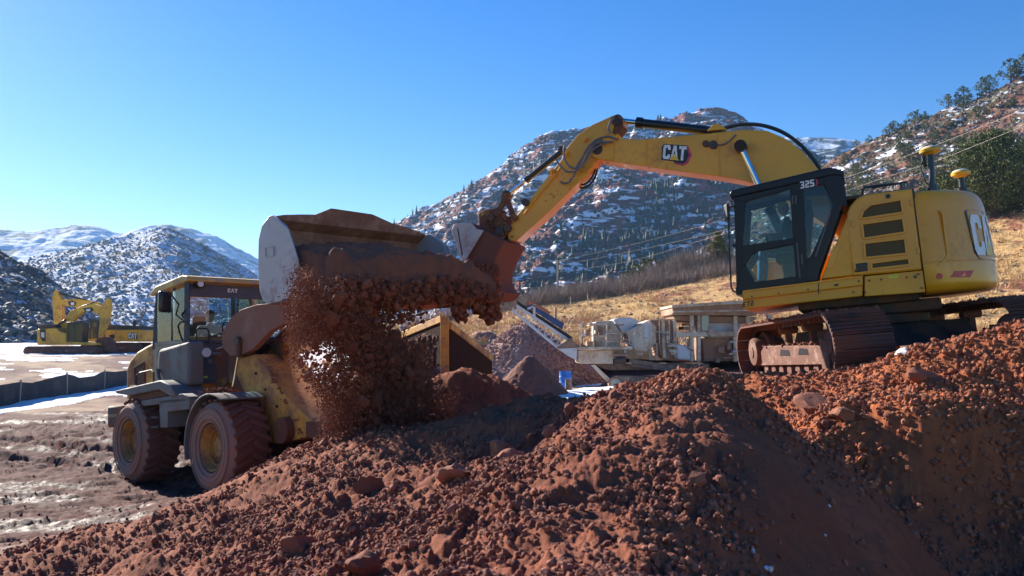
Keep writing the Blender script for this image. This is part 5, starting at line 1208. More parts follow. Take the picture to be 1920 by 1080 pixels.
# conifers over the central mountain, too many to count
def spikes(name, pts, hs, mat, g, wr=.22):
    n = len(pts); V = []; a = np.linspace(0, 2*PI, 7)[:-1]
    base = []
    for z0, z1, r in ((.05, .55, 1), (.3, .8, .72), (.55, 1.0, .45)):
        for k, t in enumerate(a): base.append((r*math.cos(t)*(1 if k % 2 else .7), r*math.sin(t)*(1 if k % 2 else .7), z0))
        base.append((0, 0, z1))
    base = np.array(base); F = []
    for c in range(3):
        for k in range(6): F.append((c*7+k, c*7+(k+1) % 6, c*7+6))
    F = np.array(F); hs = np.asarray(hs); sc = np.stack([hs*wr, hs*wr, hs], -1); rot = g.uniform(0, 6, n)
    B = np.stack([base[:, 0][None]*np.cos(rot)[:, None]-base[:, 1][None]*np.sin(rot)[:, None], base[:, 0][None]*np.sin(rot)[:, None]+base[:, 1][None]*np.cos(rot)[:, None], np.repeat(base[:, 2][None], n, 0)], -1)
    B = B*sc[:, None, :]*(1+g.normal(size=B.shape)*.12)+np.asarray(pts)[:, None, :]
    FF = (F[None]+(np.arange(n)*len(base))[:, None, None]).reshape(-1, 3)
    return tag(np_mesh(name, B.reshape(-1, 3), FF, mat, False), kind='stuff')
pts = []; hs = []
mx, my, mz, mpx, mt_ = mt[1]; c = 0
while len(pts) < 3200 and c < 60000:
    c += 1; i = g.integers(2, len(mpx)-2); j = g.integers(2, len(mt_)-1); x, y, z = mx[j, i], my[j, i], mz[j, i]
    d = fbm(np.array([x/70.]), np.array([y/70.]), 4, 301)[0]; P_x = mpx[i]; hot = (1.0 if 1090 < P_x < 1480 and .22 < mt_[j] < .8 else .12)*(1 if mt_[j] < .85 else .5)
    if g.random() < max(0, (d-.5)*9)*hot: pts.append((x, y, z-.3)); hs.append(g.uniform(3, 9.5))
spikes('distant_conifers', pts, hs, M_FAR, g)
def shrubs(name, h, n, smin, smax, mat, seed, trange=(0, 1)):
    g = np.random.default_rng(seed); x, y, z, px, t = h[1]; i = g.integers(1, len(px)-1, n); j = g.integers(int(trange[0]*(len(t)-1)), int(trange[1]*(len(t)-1)), n)
    fi = g.random(n); j2 = np.minimum(j+1, len(t)-1); i2 = i-1
    P = np.stack([x[j, i]*fi+x[j2, i2]*(1-fi), y[j, i]*fi+y[j2, i2]*(1-fi), z[j, i]*fi+z[j2, i2]*(1-fi)], -1)
    return tag(scatter(name, P, smin+(smax-smin)*g.random(n)**2, mat, seed), kind='stuff')
shrubs('mountain_shrubs', mt, 14000, .5, 2.2, M_FAR, 61)
shrubs('sagebrush', h2, 26000, .4, 1.3, M_SAGE, 62)
shrubs('slope_shrubs', h1, 5000, .2, .8, M_SAGE, 63)
shrubs('hillside_shrubs', hr_, 9000, .2, .8, M_SAGE, 64)
shrubs('hillside_rocks', hr_, 3000, .15, .7, M_CLOD, 65)
def blades(name, P, H, nb, wd, mat, g, spread=.5):
    P = np.repeat(np.asarray(P), nb, 0); n = len(P); H = np.repeat(np.asarray(H), nb)*g.uniform(.5, 1.1, n)
    o = g.normal(size=(n, 2))*spread*H[:, None]*.35; a = g.uniform(0, PI, n); w = wd*H
    b = P+np.concatenate([o*.4, np.zeros((n, 1))], 1); tp = P+np.concatenate([o*1.6, H[:, None]], 1)
    s = np.stack([np.cos(a)*w, np.sin(a)*w, np.zeros(n)], -1)
    V = np.stack([b-s, b+s, tp], 1).reshape(-1, 3); return tag(np_mesh(name, V, np.arange(n*3).reshape(-1, 3), mat, False), kind='stuff')
x, y, z, px, t = gh[1]; n = 16000; i = g.integers(1, len(px)-1, n); j = g.integers(0, len(t)-1, n)
dn = fbm(x[j, i]*.3, y[j, i]*.3, 4, 401) > .44; i = i[dn]; j = j[dn]; u = g.random((len(i), 1)); A0 = np.stack([x[j, i], y[j, i], z[j, i]], -1); A1_ = np.stack([x[np.minimum(j+1, len(t)-1), i-1], y[np.minimum(j+1, len(t)-1), i-1], z[np.minimum(j+1, len(t)-1), i-1]], -1)
M_GRS = leaf_mat('dry_grass', (.40, .25, .11), (.56, .38, .18)); blades('dry_grass', A0*u+A1_*(1-u)-np.array([0, 0, .05]), g.uniform(.25, .7, len(i)), 7, .07, M_GRS, g, 1.2)
shrubs('slope_clumps', gh, 1300, .1, .35, M_TWG, 66); shrubs('slope_stones', gh, 1600, .06, .28, M_CLOD, 67)
# grey thicket along the crest
pts = []; hs = []
for k in range(2600):
    px_ = g.uniform(930, 1420); w = np.interp(px_, [930, 1000, 1200, 1300, 1420], [.5, 1, 1, .8, .7]); q = on_hill(gh, px_, g.uniform(.86, .99)); pts.append(q); hs.append(g.uniform(1.2, 2.6)*w)
blades('bare_thicket', pts, hs, 9, .018, M_TWG, g, .9)
pts = []; hs = []
for px0, py0, R0, H0 in ((1245,505,2.2,2.8),(1268,505,2,2.5),(1300,480,3,3.6),(1325,470,3,3.6),(1225,520,1.6,2),(790,592,2.2,2.6),(850,585,2.6,3.0),(1290,500,2,2.4)):
    c0 = hill_pix(gh, px0, py0+14)
    for k in range(130): a = g.uniform(0, 6.3); r = R0*math.sqrt(g.random()); pts.append(c0+Vector((r*math.cos(a), r*math.sin(a), -.2))); hs.append(H0*g.uniform(.5, 1))
blades('scrub_oak', pts, hs, 14, .012, M_TWG, g, 1.1)
# bare little trees on the crest
for px_ in (1572, 1709, 1733): pass

# ------------------------------------------------------------------ utility pole and wires
pp = hill_pix(gh, 1046, 560); TOPP = W(1045, 488, math.hypot(pp.x, pp.y)*pp.y/math.hypot(pp.x, pp.y)); po = thing('utility_pole', Matrix.Translation(pp), 'grey wooden utility pole standing on the dry grass slope above the crusher', 'utility pole')
hgt = TOPP.z-pp.z; M_WD = plain('grey_wood', (.36, .32, .28), .9)
MB().cyl((0, 0, -.5), (0, 0, hgt), .17, 12, .12).build('pole', M_WD, po); MB().box((.3, 0, hgt-.15), (1.8, .1, .12)).box((0.9, 0, hgt-.02), (.1, .1, .2)).box((-.3, 0, hgt-.02), (.1, .1, .2)).build('crossarm', M_WD, po)
MB().box((.5, .15, hgt-1.0), (.5, .4, .7)).build('transformer', plain('grey_can', (.5, .5, .5), .5), po, bevel=.08)
M_WIR = plain('wire', (.62, .58, .52), .5)
for k, (pa) in enumerate(([(1048,489),(1200,455),(1355,412),(1490,365),(1620,321),(1760,270),(1920,205),(2080,140)], [(1052,497),(1200,468),(1355,432),(1500,388),(1635,341),(1770,296),(1920,236),(2080,175)], [(1050,510),(1180,490),(1300,455),(1420,420)])):
    d0, d1 = pp.y, 70; P = [W(a, b, d0+(d1-d0)*(a-1048)/1032) for a, b in pa]
    w_ = MB().tube(catmull(P, 6), .017, 5).build('overhead_wire', M_WIR); tag(w_, ['upper wire running from the utility pole up over the right hillside', 'second wire from the top, below and along the upper one', 'lowest short wire running from the pole towards the excavator cab'][k], 'overhead wire')
for px_, py_ in ((1070,572),(1101,566)):
    q = hill_pix(gh, px_, py_+6); tag(MB().cyl((q.x, q.y, q.z-.2), (q.x, q.y, q.z+1.4), .06, 6).build('fence_post', M_WD), 'thin dark fence post on the grass slope right of the utility pole', 'fence post', 'fence posts on the grass slope')

# ------------------------------------------------------------------ silt fences
M_FAB = paint('silt_fence_fabric', (.030, .033, .038), .85, dirt=(.12, .09, .08), amt=.35, dscale=1.5, bmp=.3)
def silt(label, top, bot, dep, posts, seed):
    c0 = W(bot[0][0], bot[0][1], dep[0]); root = thing('silt_fence', Matrix.Translation(c0), label, 'silt fence'); px = np.linspace(top[0][0], top[-1][0], 160)
    ty = np.interp(px, *zip(*top)); by = np.interp(px, *zip(*bot)); iv = np.interp(1/1, [0], [0]); s = (px-px[0])/(px[-1]-px[0])
    invd = 1/dep[0]+(1/dep[1]-1/dep[0])*s; g = np.random.default_rng(seed); m = MB(); V0 = []; V1 = []
    n = 8; rows = []
    for k in range(n+1):
        u = k/n; row = []
        for a, t_, b_, iv_ in zip(px, ty, by, invd):
            d = 1/iv_; q = W(a, b_+(t_-b_)*u, d); bl = .10*math.sin(PI*u)*math.sin(a*.09+seed)+.05*math.sin(a*.31+u*3); q += Vector((0, bl, 0))-c0; row.append(q)
        rows.append(row)
    m2 = len(px); front = [q+Vector((0, -.008, 0)) for r in rows for q in r]; back = [q+Vector((0, .008, 0)) for r in rows for q in r]; fs = []
    for off in (0, len(front)):
        for k in range(n):
            for i in range(m2-1): fs.append((off+k*m2+i, off+k*m2+i+1, off+(k+1)*m2+i+1, off+(k+1)*m2+i))
    m.add(front+back, fs, True); m.build('fabric', M_FAB, root)
    for p_ in posts:
        i = int(np.argmin(abs(px-p_))); a, b = rows[0][i], rows[-1][i]
        MB().bar(a+Vector((0, -.05, -.2)), b+Vector((random.uniform(-.05, .05), -.04, .08)), .05, .05, (0, 1, 0)).build('stake', M_WD, root)
silt('long black silt fence with sagging top edge beside the snowy haul road at the left', [(-120,742),(-40,728),(0,722),(38,716),(60,718),(90,710),(127,701),(150,708),(175,705),(195,696),(215,697),(240,694),(300,690)], [(-120,784),(0,769),(60,760),(127,746),(195,730),(300,716)], (25, 47), (-60, 38, 125, 196), 1)
silt('farther low black silt fence in front of the two parked yellow excavators', [(-80,671),(0,670),(50,671),(95,672),(130,678),(150,684),(170,676),(185,667)], [(-80,686),(0,683),(60,684),(110,687),(150,688),(186,684)], (60, 62), (10, 95, 185), 4)

# ------------------------------------------------------------------ two parked excavators far left
M_YF = paint('far_machine_yellow', (.72, .40, .04), .45, dirt=(.22, .11, .06), amt=.4, dscale=1)
def far_digger(d, label, spec, tracks, seed):
    g0 = W(*tracks[0], d); M = Matrix.Translation((W(140, 640, d).x, d, W(140, 667, d).z)); F_ = Frame(M); root = thing('excavator', M, label, 'excavator')
    for nm, pts, y0, y1, mt_, bv in spec:
        MB().prism(F_.xz(pts, y0), y0, y1).build(nm, mt_, root, bevel=bv)
    (x0, y0), (x1, y1) = tracks
    a = F_.hit(x0, y0, 1, -1.6); b = F_.hit(x1, y1, 1, -1.6); zt, zb = a.z, b.z; r = (zt-zb)/2; zc = (zt+zb)/2
    for yc in (-1.3, 1.3):
        t = MB(); P = []
        for k in range(13): an = R(90+180*k/12); P.append((a.x+r+r*math.cos(an), zc+r*math.sin(an)))
        for k in range(13): an = R(-90+180*k/12); P.append((b.x-r+r*math.cos(an), zc+r*math.sin(an)))
        t.prism(P, yc-.32, yc+.32); per = np.linspace(a.x+r, b.x-r, 22)
        for x in per: t.box((x, yc, zt+.01), (.05, .66, .05)); t.box((x, yc, zb-.0), (.05, .66, .05))
        t.build('track', M_TRK, root)
        f = MB(); f.prism([(a.x+r*.8, zc-.12), (b.x-r*.8, zc-.12), (b.x-r*.8, zc+.15), (a.x+r*.8, zc+.15)], yc-.36, yc+.36)
        for x in (a.x+r, b.x-r): f.cyl((x, yc-.35, zc), (x, yc+.35, zc), r*.6, 20)
        for x in np.linspace(a.x+r*1.6, b.x-r*1.6, 7): f.cyl((x, yc-.34, zb+.14), (x, yc+.34, zb+.14), .12, 12)
        f.build('track_frame', M_TFR, root)
    return root, F_
WH = plain('pale_panel', (.6, .6, .6), .6)
r1_, F1 = far_digger(69, 'parked yellow excavator farthest left, facing right with arched boom, smaller of the far pair', [
 ('house', [(69,617),(104,614.5),(114,622),(124,624),(124,646),(69,647)], -1.45, 1.45, M_YF, .08), ('engine_cover', [(72,611),(78,608),(100,608),(104,615),(71,617)], -1.2, 1.2, M_DRK, .03),
 ('side_panel', [(75,618),(85,617),(85,640),(79,640),(75,632)], -1.48, -1.44, M_LBLK, 0), ('panel_patch', [(77,623),(83,623),(83,633),(77,632)], -1.50, -1.475, WH, 0),
 ('deck', [(124,640),(181,643),(181,647),(124,647)], -1.4, 1.4, M_YF, .03), ('cab_frame', [(126,606),(128,606),(129,642),(126,643)], -1.4, -.4, M_BLK, .01), ('cab_frame', [(151,604),(154,604),(154,643),(151,643)], -1.4, -.4, M_BLK, .01), ('cab_frame', [(138,605),(140,605),(140,643),(138,643)], -1.4, -.4, M_BLK, .01), ('cab_roof', [(125,604),(154,602),(156,606),(125,608)], -1.45, -.35, M_BLK, .02),
 ('cab_glass', [(128,607),(152,606),(152,642),(129,643)], -1.36, -.45, M_GLS2, 0), ('seat', [(135,630),(142,630),(142,641),(135,641)], -1.1, -.7, M_SEAT, .02),
 ('boom', [(106,614),(118,602),(131,583),(150,575),(175,570),(187,573),(190,580),(187,587),(181,588),(169,583),(153,586),(139,600),(124,618),(112,622)], -.25, .25, M_YF, .03),
 ('stick', [(202,558),(206,562),(207,570),(205,590),(200,610),(191,629),(184,627),(186,608),(187.5,583),(194,567)], -.2, .2, M_YF, .03), ('bucket', [(181,634),(196,632),(206,642),(204,660),(186,664),(178,650)], -.6, .6, M_YELS, .04),
 ('boom_logo', [(156,578),(172,576),(176,581),(172,585),(160,586)], -.27, -.245, M_LBLK, 0), ('logo_letters', [(161,580),(169,579),(169,583),(162,584)], -.29, -.265, M_WHITE, 0),
 ('boom_cylinder', [(103,610),(121,598),(123,601),(105,613)], -.45, -.3, M_BLK, .02), ('stick_cylinder', [(148,575),(180,564),(181,566),(149,577)], -.08, .08, M_BLK, .02)], ((44, 650), (186, 667)), 1)
r2_, F2 = far_digger(74, 'larger parked yellow excavator, rear one of the far pair, white letters on its long housing', [
 ('house', [(197,618),(266,618),(267,622),(266,641),(197,640)], -1.5, 1.5, M_YF, .08), ('engine_cover', [(199,612),(202,609),(264,611),(265,618),(199,618)], -1.3, 1.3, M_BLK, .03), ('exhaust', [(249,601),(253,600),(254,602),(252,611),(249,611)], -.1, .2, M_DRK, .02), ('side_panel', [(205,628),(215,627),(215,634),(207,635)], -1.53, -1.49, M_LBLK, 0),
 ('cab_frame', [(154,602),(156,602),(157,636),(155,636)], -1.5, -.5, M_BLK, .01), ('cab_frame', [(181,602),(184,602),(184,636),(181,636)], -1.5, -.5, M_BLK, .01), ('cab_frame', [(168,602),(170,602),(170,636),(168,636)], -1.5, -.5, M_BLK, .01), ('cab_roof', [(153,600),(185,600),(185,604),(153,604)], -1.55, -.45, M_BLK, .02), ('cab_glass', [(156,603),(182,603),(182,634),(157,634)], -1.46, -.55, M_GLS2, 0), ('deck', [(154,634),(198,636),(198,641),(154,640)], -1.4, 1.4, M_YF, .03),
 ('boom', [(113,562),(140,560),(165,563),(185,567),(198,588),(205,612),(195,618),(183,584),(165,574),(143,576),(117,572)], -.3, .3, M_YF, .03), ('stick', [(104,543),(108,545),(111,552),(116,567),(117,596),(113,609),(101,609),(99,583),(97,559),(100,548)], -.25, .25, M_YF, .03),
 ('stick_cylinder', [(109,547),(126,550),(126,552),(150,558),(168,563),(167,566),(126,556),(108,550)], -.1, .1, M_BLK, .02), ('boom_logo', [(127,566),(136,564),(143,567),(141,574),(130,573)], -.32, -.295, M_LBLK, 0), ('logo_letters', [(132,567),(139,567),(139,572),(133,572)], -.34, -.315, M_WHITE, 0)], ((150, 643), (262, 663)), 2)
def on2(p00, p10, p01, F_, Y):
    a = F_.hit(*p00, 1, Y); u = F_.hit(*p10, 1, Y)-a; v = F_.hit(*p01, 1, Y)-a
    return lambda s, t, d: tuple(a+u*s+v*t+Vector((0, -d, 0)))
f = on2((241,635), (257,635), (241,625), F2, -1.505); k_ = MB(); poly_on(k_, [(-.06,-.1),(1.06,-.1),(1.06,1.1),(-.06,1.1)], f, 0, .01); k_.build('letter_plate', M_DRK, r2_)
k_ = MB(); letters(k_, 'CAT', f, 0, .3, 1, gap=.12, depth=.03); k_.build('lettering', M_WHITE, r2_)

# ------------------------------------------------------------------ tracked crusher with conveyor
CM = Matrix.Translation((W(1200, 700, 40).x, 40, .75)); CF = Frame(CM); CR = thing('mobile_crusher', CM, 'tan tracked rock crusher with railings, feed hopper and a conveyor rising to the left', 'crusher')
M_CRM = paint('crusher_cream', (.66, .56, .43), .6, dirt=(.36, .22, .15), amt=.5, dscale=.8); M_CRB = paint('crusher_tan', (.50, .37, .25), .7, dirt=(.30, .16, .10), amt=.7, dscale=1); M_CRD = paint('crusher_dark_steel', (.12, .09, .075), .7, dirt=(.3, .18, .12), amt=.6); M_CRW = paint('crusher_grey_white', (.58, .58, .60), .6, dirt=(.4, .3, .24), amt=.35, dscale=.8)  # M_CRD is dark brown steel under lighter brown dirt
def c_p(nm, pts, y0, y1, mt_, bv=.03, ang=35): return MB().prism(CF.xz(pts, y0), y0, y1).build(nm, mt_, CR, bevel=bv)
c_p('chassis', [(1082,657),(1150,656),(1150,682),(1086,682)], -.1, 2.3, M_CRM); c_p('walkway', [(1082,651),(1186,649),(1186,655),(1082,656)], -.4, .6, M_CRM, .01)
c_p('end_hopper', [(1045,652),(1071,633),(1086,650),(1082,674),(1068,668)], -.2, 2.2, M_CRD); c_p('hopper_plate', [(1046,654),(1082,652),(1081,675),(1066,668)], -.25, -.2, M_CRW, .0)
c_p('power_unit', [(1116,603),(1148,601),(1163,621),(1163,654),(1136,654),(1116,650)], .3, 2.2, M_CRM, .06); c_p('unit_door', [(1137,625),(1162,624),(1162,653),(1137,653)], .22, .3, M_CRM)
c_p('grey_hood', [(1150,599),(1160,596),(1182,595),(1199,602),(1172,628),(1165,622)], .5, 2.4, M_CRW, .06); c_p('side_cover', [(1173,621),(1218,600),(1231,613),(1231,644),(1214,660),(1189,656)], .0, 2.3, M_CRM, .05); c_p('cover_door', [(1208,606),(1222,604),(1222,640),(1208,640)], -.05, 0, M_CRW, .01)
c_p('crusher_box', [(1219,599),(1266,598),(1272,640),(1270,672),(1250,675),(1238,668),(1233,640)], .3, 2.5, M_CRB, .05)
for a, b in ((1240,1246),(1262,1268)): c_p('box_rib', [(a,600),(b,600),(b+3,672),(a+3,672)], .15, .3, M_CRM, .01)
c_p('feed_hopper', [(1261,575),(1392,566),(1420,566),(1420,592),(1261,591)], -.3, 2.8, M_CRB, .06); c_p('hopper_rim', [(1260,572),(1392,563),(1420,563),(1420,568),(1260,577)], -.45, 2.9, M_CRM, .02); c_p('hopper_slope', [(1262,592),(1420,594),(1410,606),(1300,604),(1266,600)], .1, 2.4, M_CRB, .03); c_p('hopper_band', [(1262,583),(1420,580),(1420,583),(1262,586)], -.4, -.3, M_CRM, .0)
for a, b in ((1294,1301),(1308,1314),(1376,1383),(1400,1408),(1440,1448)): c_p('hopper_post', [(a,590),(b,590),(b,678),(a,678)], -.1, .2, M_CRM, .01)
c_p('feeder', [(1300,604),(1450,604),(1450,632),(1330,636),(1316,622)], .4, 2.1, M_CRW, .04); c_p('mid_beam', [(1268,622),(1380,621),(1450,620),(1450,629),(1268,632)], -.15, .3, M_CRM, .02); c_p('lower_body', [(1316,634),(1450,632),(1450,676),(1320,678)], .3, 2.3, M_CRB, .04)
c_p('pale_tank', [(1270,645),(1299,650),(1299,676),(1270,674)], -.1, .8, M_CRW, .08); c_p('upper_plate', [(1316,591),(1329,591),(1329,620),(1316,620)], -.2, .1, plain('olive_plate', (.42, .42, .3), .6), .01)
mo = MB(); mo.cyl(CF.hit(1153,674,1,-.4), CF.hit(1173,675,1,-.4), .16, 16); mo.build('motor', M_DRK, CR); c_p('motor_bracket', [(1150,664),(1178,664),(1176,668),(1152,668)], -.5, 0, M_CRB, .0)
cv = MB()
for k in range(9): x = 1186+k*12; cv.cyl(CF.hit(x, 676+k*1.9, 1, -.2), CF.hit(x, 676+k*1.9, 1, 1.2), .10, 10)
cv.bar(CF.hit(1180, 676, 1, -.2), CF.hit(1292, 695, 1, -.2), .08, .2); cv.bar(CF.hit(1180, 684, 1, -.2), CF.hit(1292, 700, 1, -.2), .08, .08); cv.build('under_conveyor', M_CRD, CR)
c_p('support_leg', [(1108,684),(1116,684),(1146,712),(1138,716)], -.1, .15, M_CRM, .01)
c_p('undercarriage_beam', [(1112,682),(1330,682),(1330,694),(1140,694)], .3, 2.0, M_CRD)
for yc in (.0, 2.4):
    tm = MB(); a = CF.hit(1140, 706, 1, yc); b = CF.hit(1290, 706, 1, yc); r = .33; P = [(a.x+r+r*math.cos(R(90+18*k)), a.z-r+r*math.sin(R(90+18*k))) for k in range(11)]+[(b.x-r+r*math.cos(R(-90+18*k)), a.z-r+r*math.sin(R(-90+18*k))) for k in range(11)]
    tm.prism(P, yc-.25, yc+.25)
    for x in np.linspace(a.x+r, b.x-r, 26): tm.box((x, yc, a.z+.01), (.04, .5, .04))
    tm.build('track', M_CRB, CR); MB().cyl((a.x+r, yc-.28, a.z-r), (a.x+r, yc+.28, a.z-r), .24, 18).build('track_wheel', M_CRM, CR)
rl = MB()
def rail(px0, px1, pt, pb, Y, n, o):
    for q in (pt, (pt+pb)/2): o.cyl(CF.hit(px0, q, 1, Y), CF.hit(px1, q, 1, Y), .025, 6)
    for k in range(n+1): x = px0+(px1-px0)*k/n; o.cyl(CF.hit(x, pt, 1, Y), CF.hit(x, pb, 1, Y), .025, 6)
for a in ((1088,1138,608,652,-.35,2),(1136,1164,625,655,-.38,1),(1164,1190,622,652,-.34,1),(1065,1090,603,640,1.8,1),(1218,1255,600,645,-.1,2)):
    o = MB(); rail(*a, o); o.build('railing', M_CRM, CR)
o = MB(); 
for k in range(6): o.cyl(CF.hit(1219, 645+k*5.5, 1, -.15), CF.hit(1232, 645+k*5.5, 1, -.15), .02, 6)
o.cyl(CF.hit(1219,643,1,-.15), CF.hit(1219,676,1,-.15), .025, 6).cyl(CF.hit(1232,643,1,-.15), CF.hit(1232,676,1,-.15), .025, 6); o.build('ladder', M_CRM, CR)
for px_, py_, w_, h_ in ((1098,618,8,12),(1104,606,12,5),(1122,612,6,16),(1280,612,10,6),(1286,606,16,4),(1345,650,12,12),(1362,640,8,16),(1254,655,10,6),(1100,640,18,10)):
    a = CF.hit(px_, py_, 1, .2); b = CF.hit(px_+w_, py_+h_, 1, .2); MB().rng(a.x, b.x, .0, 1.2, b.z, a.z).build('machinery_block', random.choice((M_CRB, M_CRD, M_CRM)), CR, bevel=.02)
# rising conveyor
cn = MB(); Y0, Y1 = .4, 1.6
for Y in (Y0, Y1):
    for (a, b), (c_, d_) in (((958,566),(1070,640)), ((960,582),(1046,652))): cn.bar(CF.hit(a, b, 1, Y), CF.hit(c_, d_, 1, Y), .09, .12)
    for k in range(8):
        t0, t1 = k/8, (k+.5)/8; A = lambda t: CF.hit(958+112*t, 566+74*t, 1, Y); B = lambda t: CF.hit(960+86*t, 582+70*t, 1, Y); cn.bar(A(t0), B(t1), .05); cn.bar(B(t1), A((k+1)/8), .05)
cn.build('conveyor_frame', M_CRW, CR)
MB().prism(CF.xz([(958,563),(962,560),(1072,632),(1068,638)], 1), Y0+.1, Y1-.1).build('conveyor_belt', M_RUB, CR); MB().prism(CF.xz([(985,573),(996,571),(1058,606),(1054,618)], Y0), Y0-.05, Y0+.0).build('blue_side_skirt', paint('blue_skirt', (.03, .06, .16), .6, amt=.2), CR)
MB().cyl(CF.hit(992,566,1,.5), CF.hit(1030,590,1,.5), .14, 12).build('orange_roller', plain('orange_pipe', (.5, .16, .07), .6), CR)
MB().cyl(CF.hit(961,568,1,.3), CF.hit(961,568,1,1.7), .22, 16).build('head_drum', M_CRD, CR)
c_p('magnet_post', [(1000,570),(1004,570),(1004,600),(998,606)], .3, .45, M_CRW, .0); c_p('magnet_arm', [(988,578),(1003,571),(1004,574),(990,581)], .3, .45, M_CRW, .0); c_p('rear_post', [(1040,575),(1044,575),(1044,597),(1040,597)], 1.6, 1.75, M_CRM, .0)
# ------------------------------------------------------------------ stone and soil heaps
def heap(name, px, py, d, rad_, mat, seed, amp=.12, zb=None, rx=1.0):
    q = W(px, py, d); g0 = gz(q.x, q.y, False) if zb is None else zb; h = q.z-g0; n = 90; u = np.linspace(-1, 1, n); U, V_ = np.meshgrid(u, u); rr_ = np.sqrt(U*U+V_*V_); an = np.arctan2(V_, U)
    wob = 1+.18*(fbm(np.cos(an)*1.5+seed, np.sin(an)*1.5, 3, seed)-.5); z = h*np.clip(1-rr_/wob, -.2, 1)**1.0; z = np.where(rr_ < .12, h*(1-.12)+.0*z+h*.12*.4*(1-rr_/.12), z)
    X = U*rad_*rx; Y = V_*rad_; z = z+amp*(fbm(X*3+seed, Y*3, 4, seed)-.5)+bumps(X+50, Y+50, .22, .02, .09, seed, .7)
    o = np_mesh(name, np.stack([X.ravel(), Y.ravel(), z.ravel()], -1), grid_faces(n, n), mat); o.location = (q.x, q.y, g0-.05); return o, q, g0, h
M_GRV = soil_mat('crushed_red_stone', (.30, .15, .12), (.46, .30, .26), .9, 9)
M_GRV2 = soil_mat('stone_heap_red', (.30, .12, .085), (.40, .2, .15), .9, 9)
o, q, g0, h = heap('crushed_stone_heap', 985, 596, 46, 4.6, M_GRV, 3); tag(o, 'big heap of crushed pinkish stone under the conveyor head', 'stone heap')
n = 5000; a = rng.uniform(0, 6.3, n); r = np.sqrt(rng.random(n)); P = np.stack([q.x+4.5*r*np.cos(a), q.y+4.5*r*np.sin(a), g0+h*(1-r)], -1); tag(scatter('crushed_stones', P, .03+.1*rng.random(n)**2, M_GRV, 71), kind='stuff')
o, *_ = heap('soil_heap', 905, 612, 52, 4.5, M_GRV2, 8, .2); tag(o, 'reddish soil heap left of the crushed stone, behind the digging bucket', 'soil heap')
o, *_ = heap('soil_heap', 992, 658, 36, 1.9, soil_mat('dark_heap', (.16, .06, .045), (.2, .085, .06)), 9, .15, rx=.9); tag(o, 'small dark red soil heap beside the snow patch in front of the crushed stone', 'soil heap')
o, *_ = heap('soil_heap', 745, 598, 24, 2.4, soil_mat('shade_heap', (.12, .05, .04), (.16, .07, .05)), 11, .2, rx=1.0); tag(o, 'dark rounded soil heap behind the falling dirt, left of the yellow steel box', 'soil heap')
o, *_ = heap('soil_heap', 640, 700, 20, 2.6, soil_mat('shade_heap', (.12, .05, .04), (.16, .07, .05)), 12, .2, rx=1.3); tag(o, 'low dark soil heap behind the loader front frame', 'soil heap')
# ------------------------------------------------------------------ drums
def drum(px, pyt, pyb, d, r, mat, label, nm):
    a = W(px, pyb, d); t = W(px, pyt, d); h = t.z-a.z
    ro = thing(nm, Matrix.Translation(a), label, 'barrel'); prof = [(.001, 0), (r, 0), (r, h*.3), (r*1.04, h*.33), (r, h*.36), (r, h*.64), (r*1.04, h*.67), (r, h*.7), (r, h*.97), (r*1.03, h), (r*.95, h), (r*.94, h*.97), (.001, h*.97)]
    MB().lathe(prof, (0, 0, 0), (0, 0, 1), 28, False).build('shell', mat, ro); MB().cyl((r*.5, 0, h*.97), (r*.5, 0, h*.99), .04, 10).build('bung', M_DRK, ro)
drum(1060, 696, 727, 38, .27, paint('blue_plastic', (.02, .16, .55), .4, amt=.15), 'bright blue barrel standing on the snow patch in front of the crusher', 'barrel')
drum(1066, 711, 731, 36.5, .14, M_CRB, 'small tan can beside the blue barrel', 'small_can')
# ------------------------------------------------------------------ yellow steel box half buried behind the heap
Bm = Matrix.Translation(W(834, 690, 21)); BX = thing('steel_hopper_box', Bm, 'yellow framed steel hopper box standing half hidden behind the dark soil pile', 'hopper box'); BI = Bm.inverted()
def bw(px, py, d): return BI @ W(px, py, d)
MB().bar(bw(834, 595, 21), bw(834, 715, 21), .20, .16, (0, 1, 0)).build('corner_post', M_YELD, BX, bevel=.01)
for (a, b, d), nm in (((757,628,23.5), 'top_beam'), ((921,672,24), 'top_beam')):
    t0 = bw(830, 598, 21.05) if a < 800 else bw(842, 610, 21.05); t1 = bw(a, b, d); MB().bar(t0, t1, .13, .17).build(nm, M_YELD, BX, bevel=.01)
    dz_ = .55 if a < 800 else 1.0; w0 = t0-Vector((0, 0, .08)); w1 = t1-Vector((0, 0, .08)); dz = Vector((0, 0, -1.9*dz_)); n_ = (w1-w0).cross(dz).normalized()*.03
    MB().ext([w0-n_, w1-n_, w1-n_+dz*.5, w0-n_+dz], [w0+n_, w1+n_, w1+n_+dz*.5, w0+n_+dz]).build('side_wall', paint('shaded_rusty_wall', (.03, .014, .010), .9, dirt=(.04, .017, .012), amt=.8, spec=.05), BX)  # rust colour darkened almost to black to paint in the shade inside the box
P_ = []; S_ = []
for k in range(420):
    u = random.random(); q = W(757+77*u, 626-30*u, 23.5-2.4*u); P_.append((q.x+random.uniform(-.1, .1), q.y+random.uniform(0, .5), q.z+.1+random.uniform(0, .18))); S_.append(random.uniform(.02, .10))
tag(scatter('snowy_crumbs', P_, S_, soil_mat('pale_crumbs', (.5, .42, .4), (.75, .72, .72)), 73), kind='stuff')
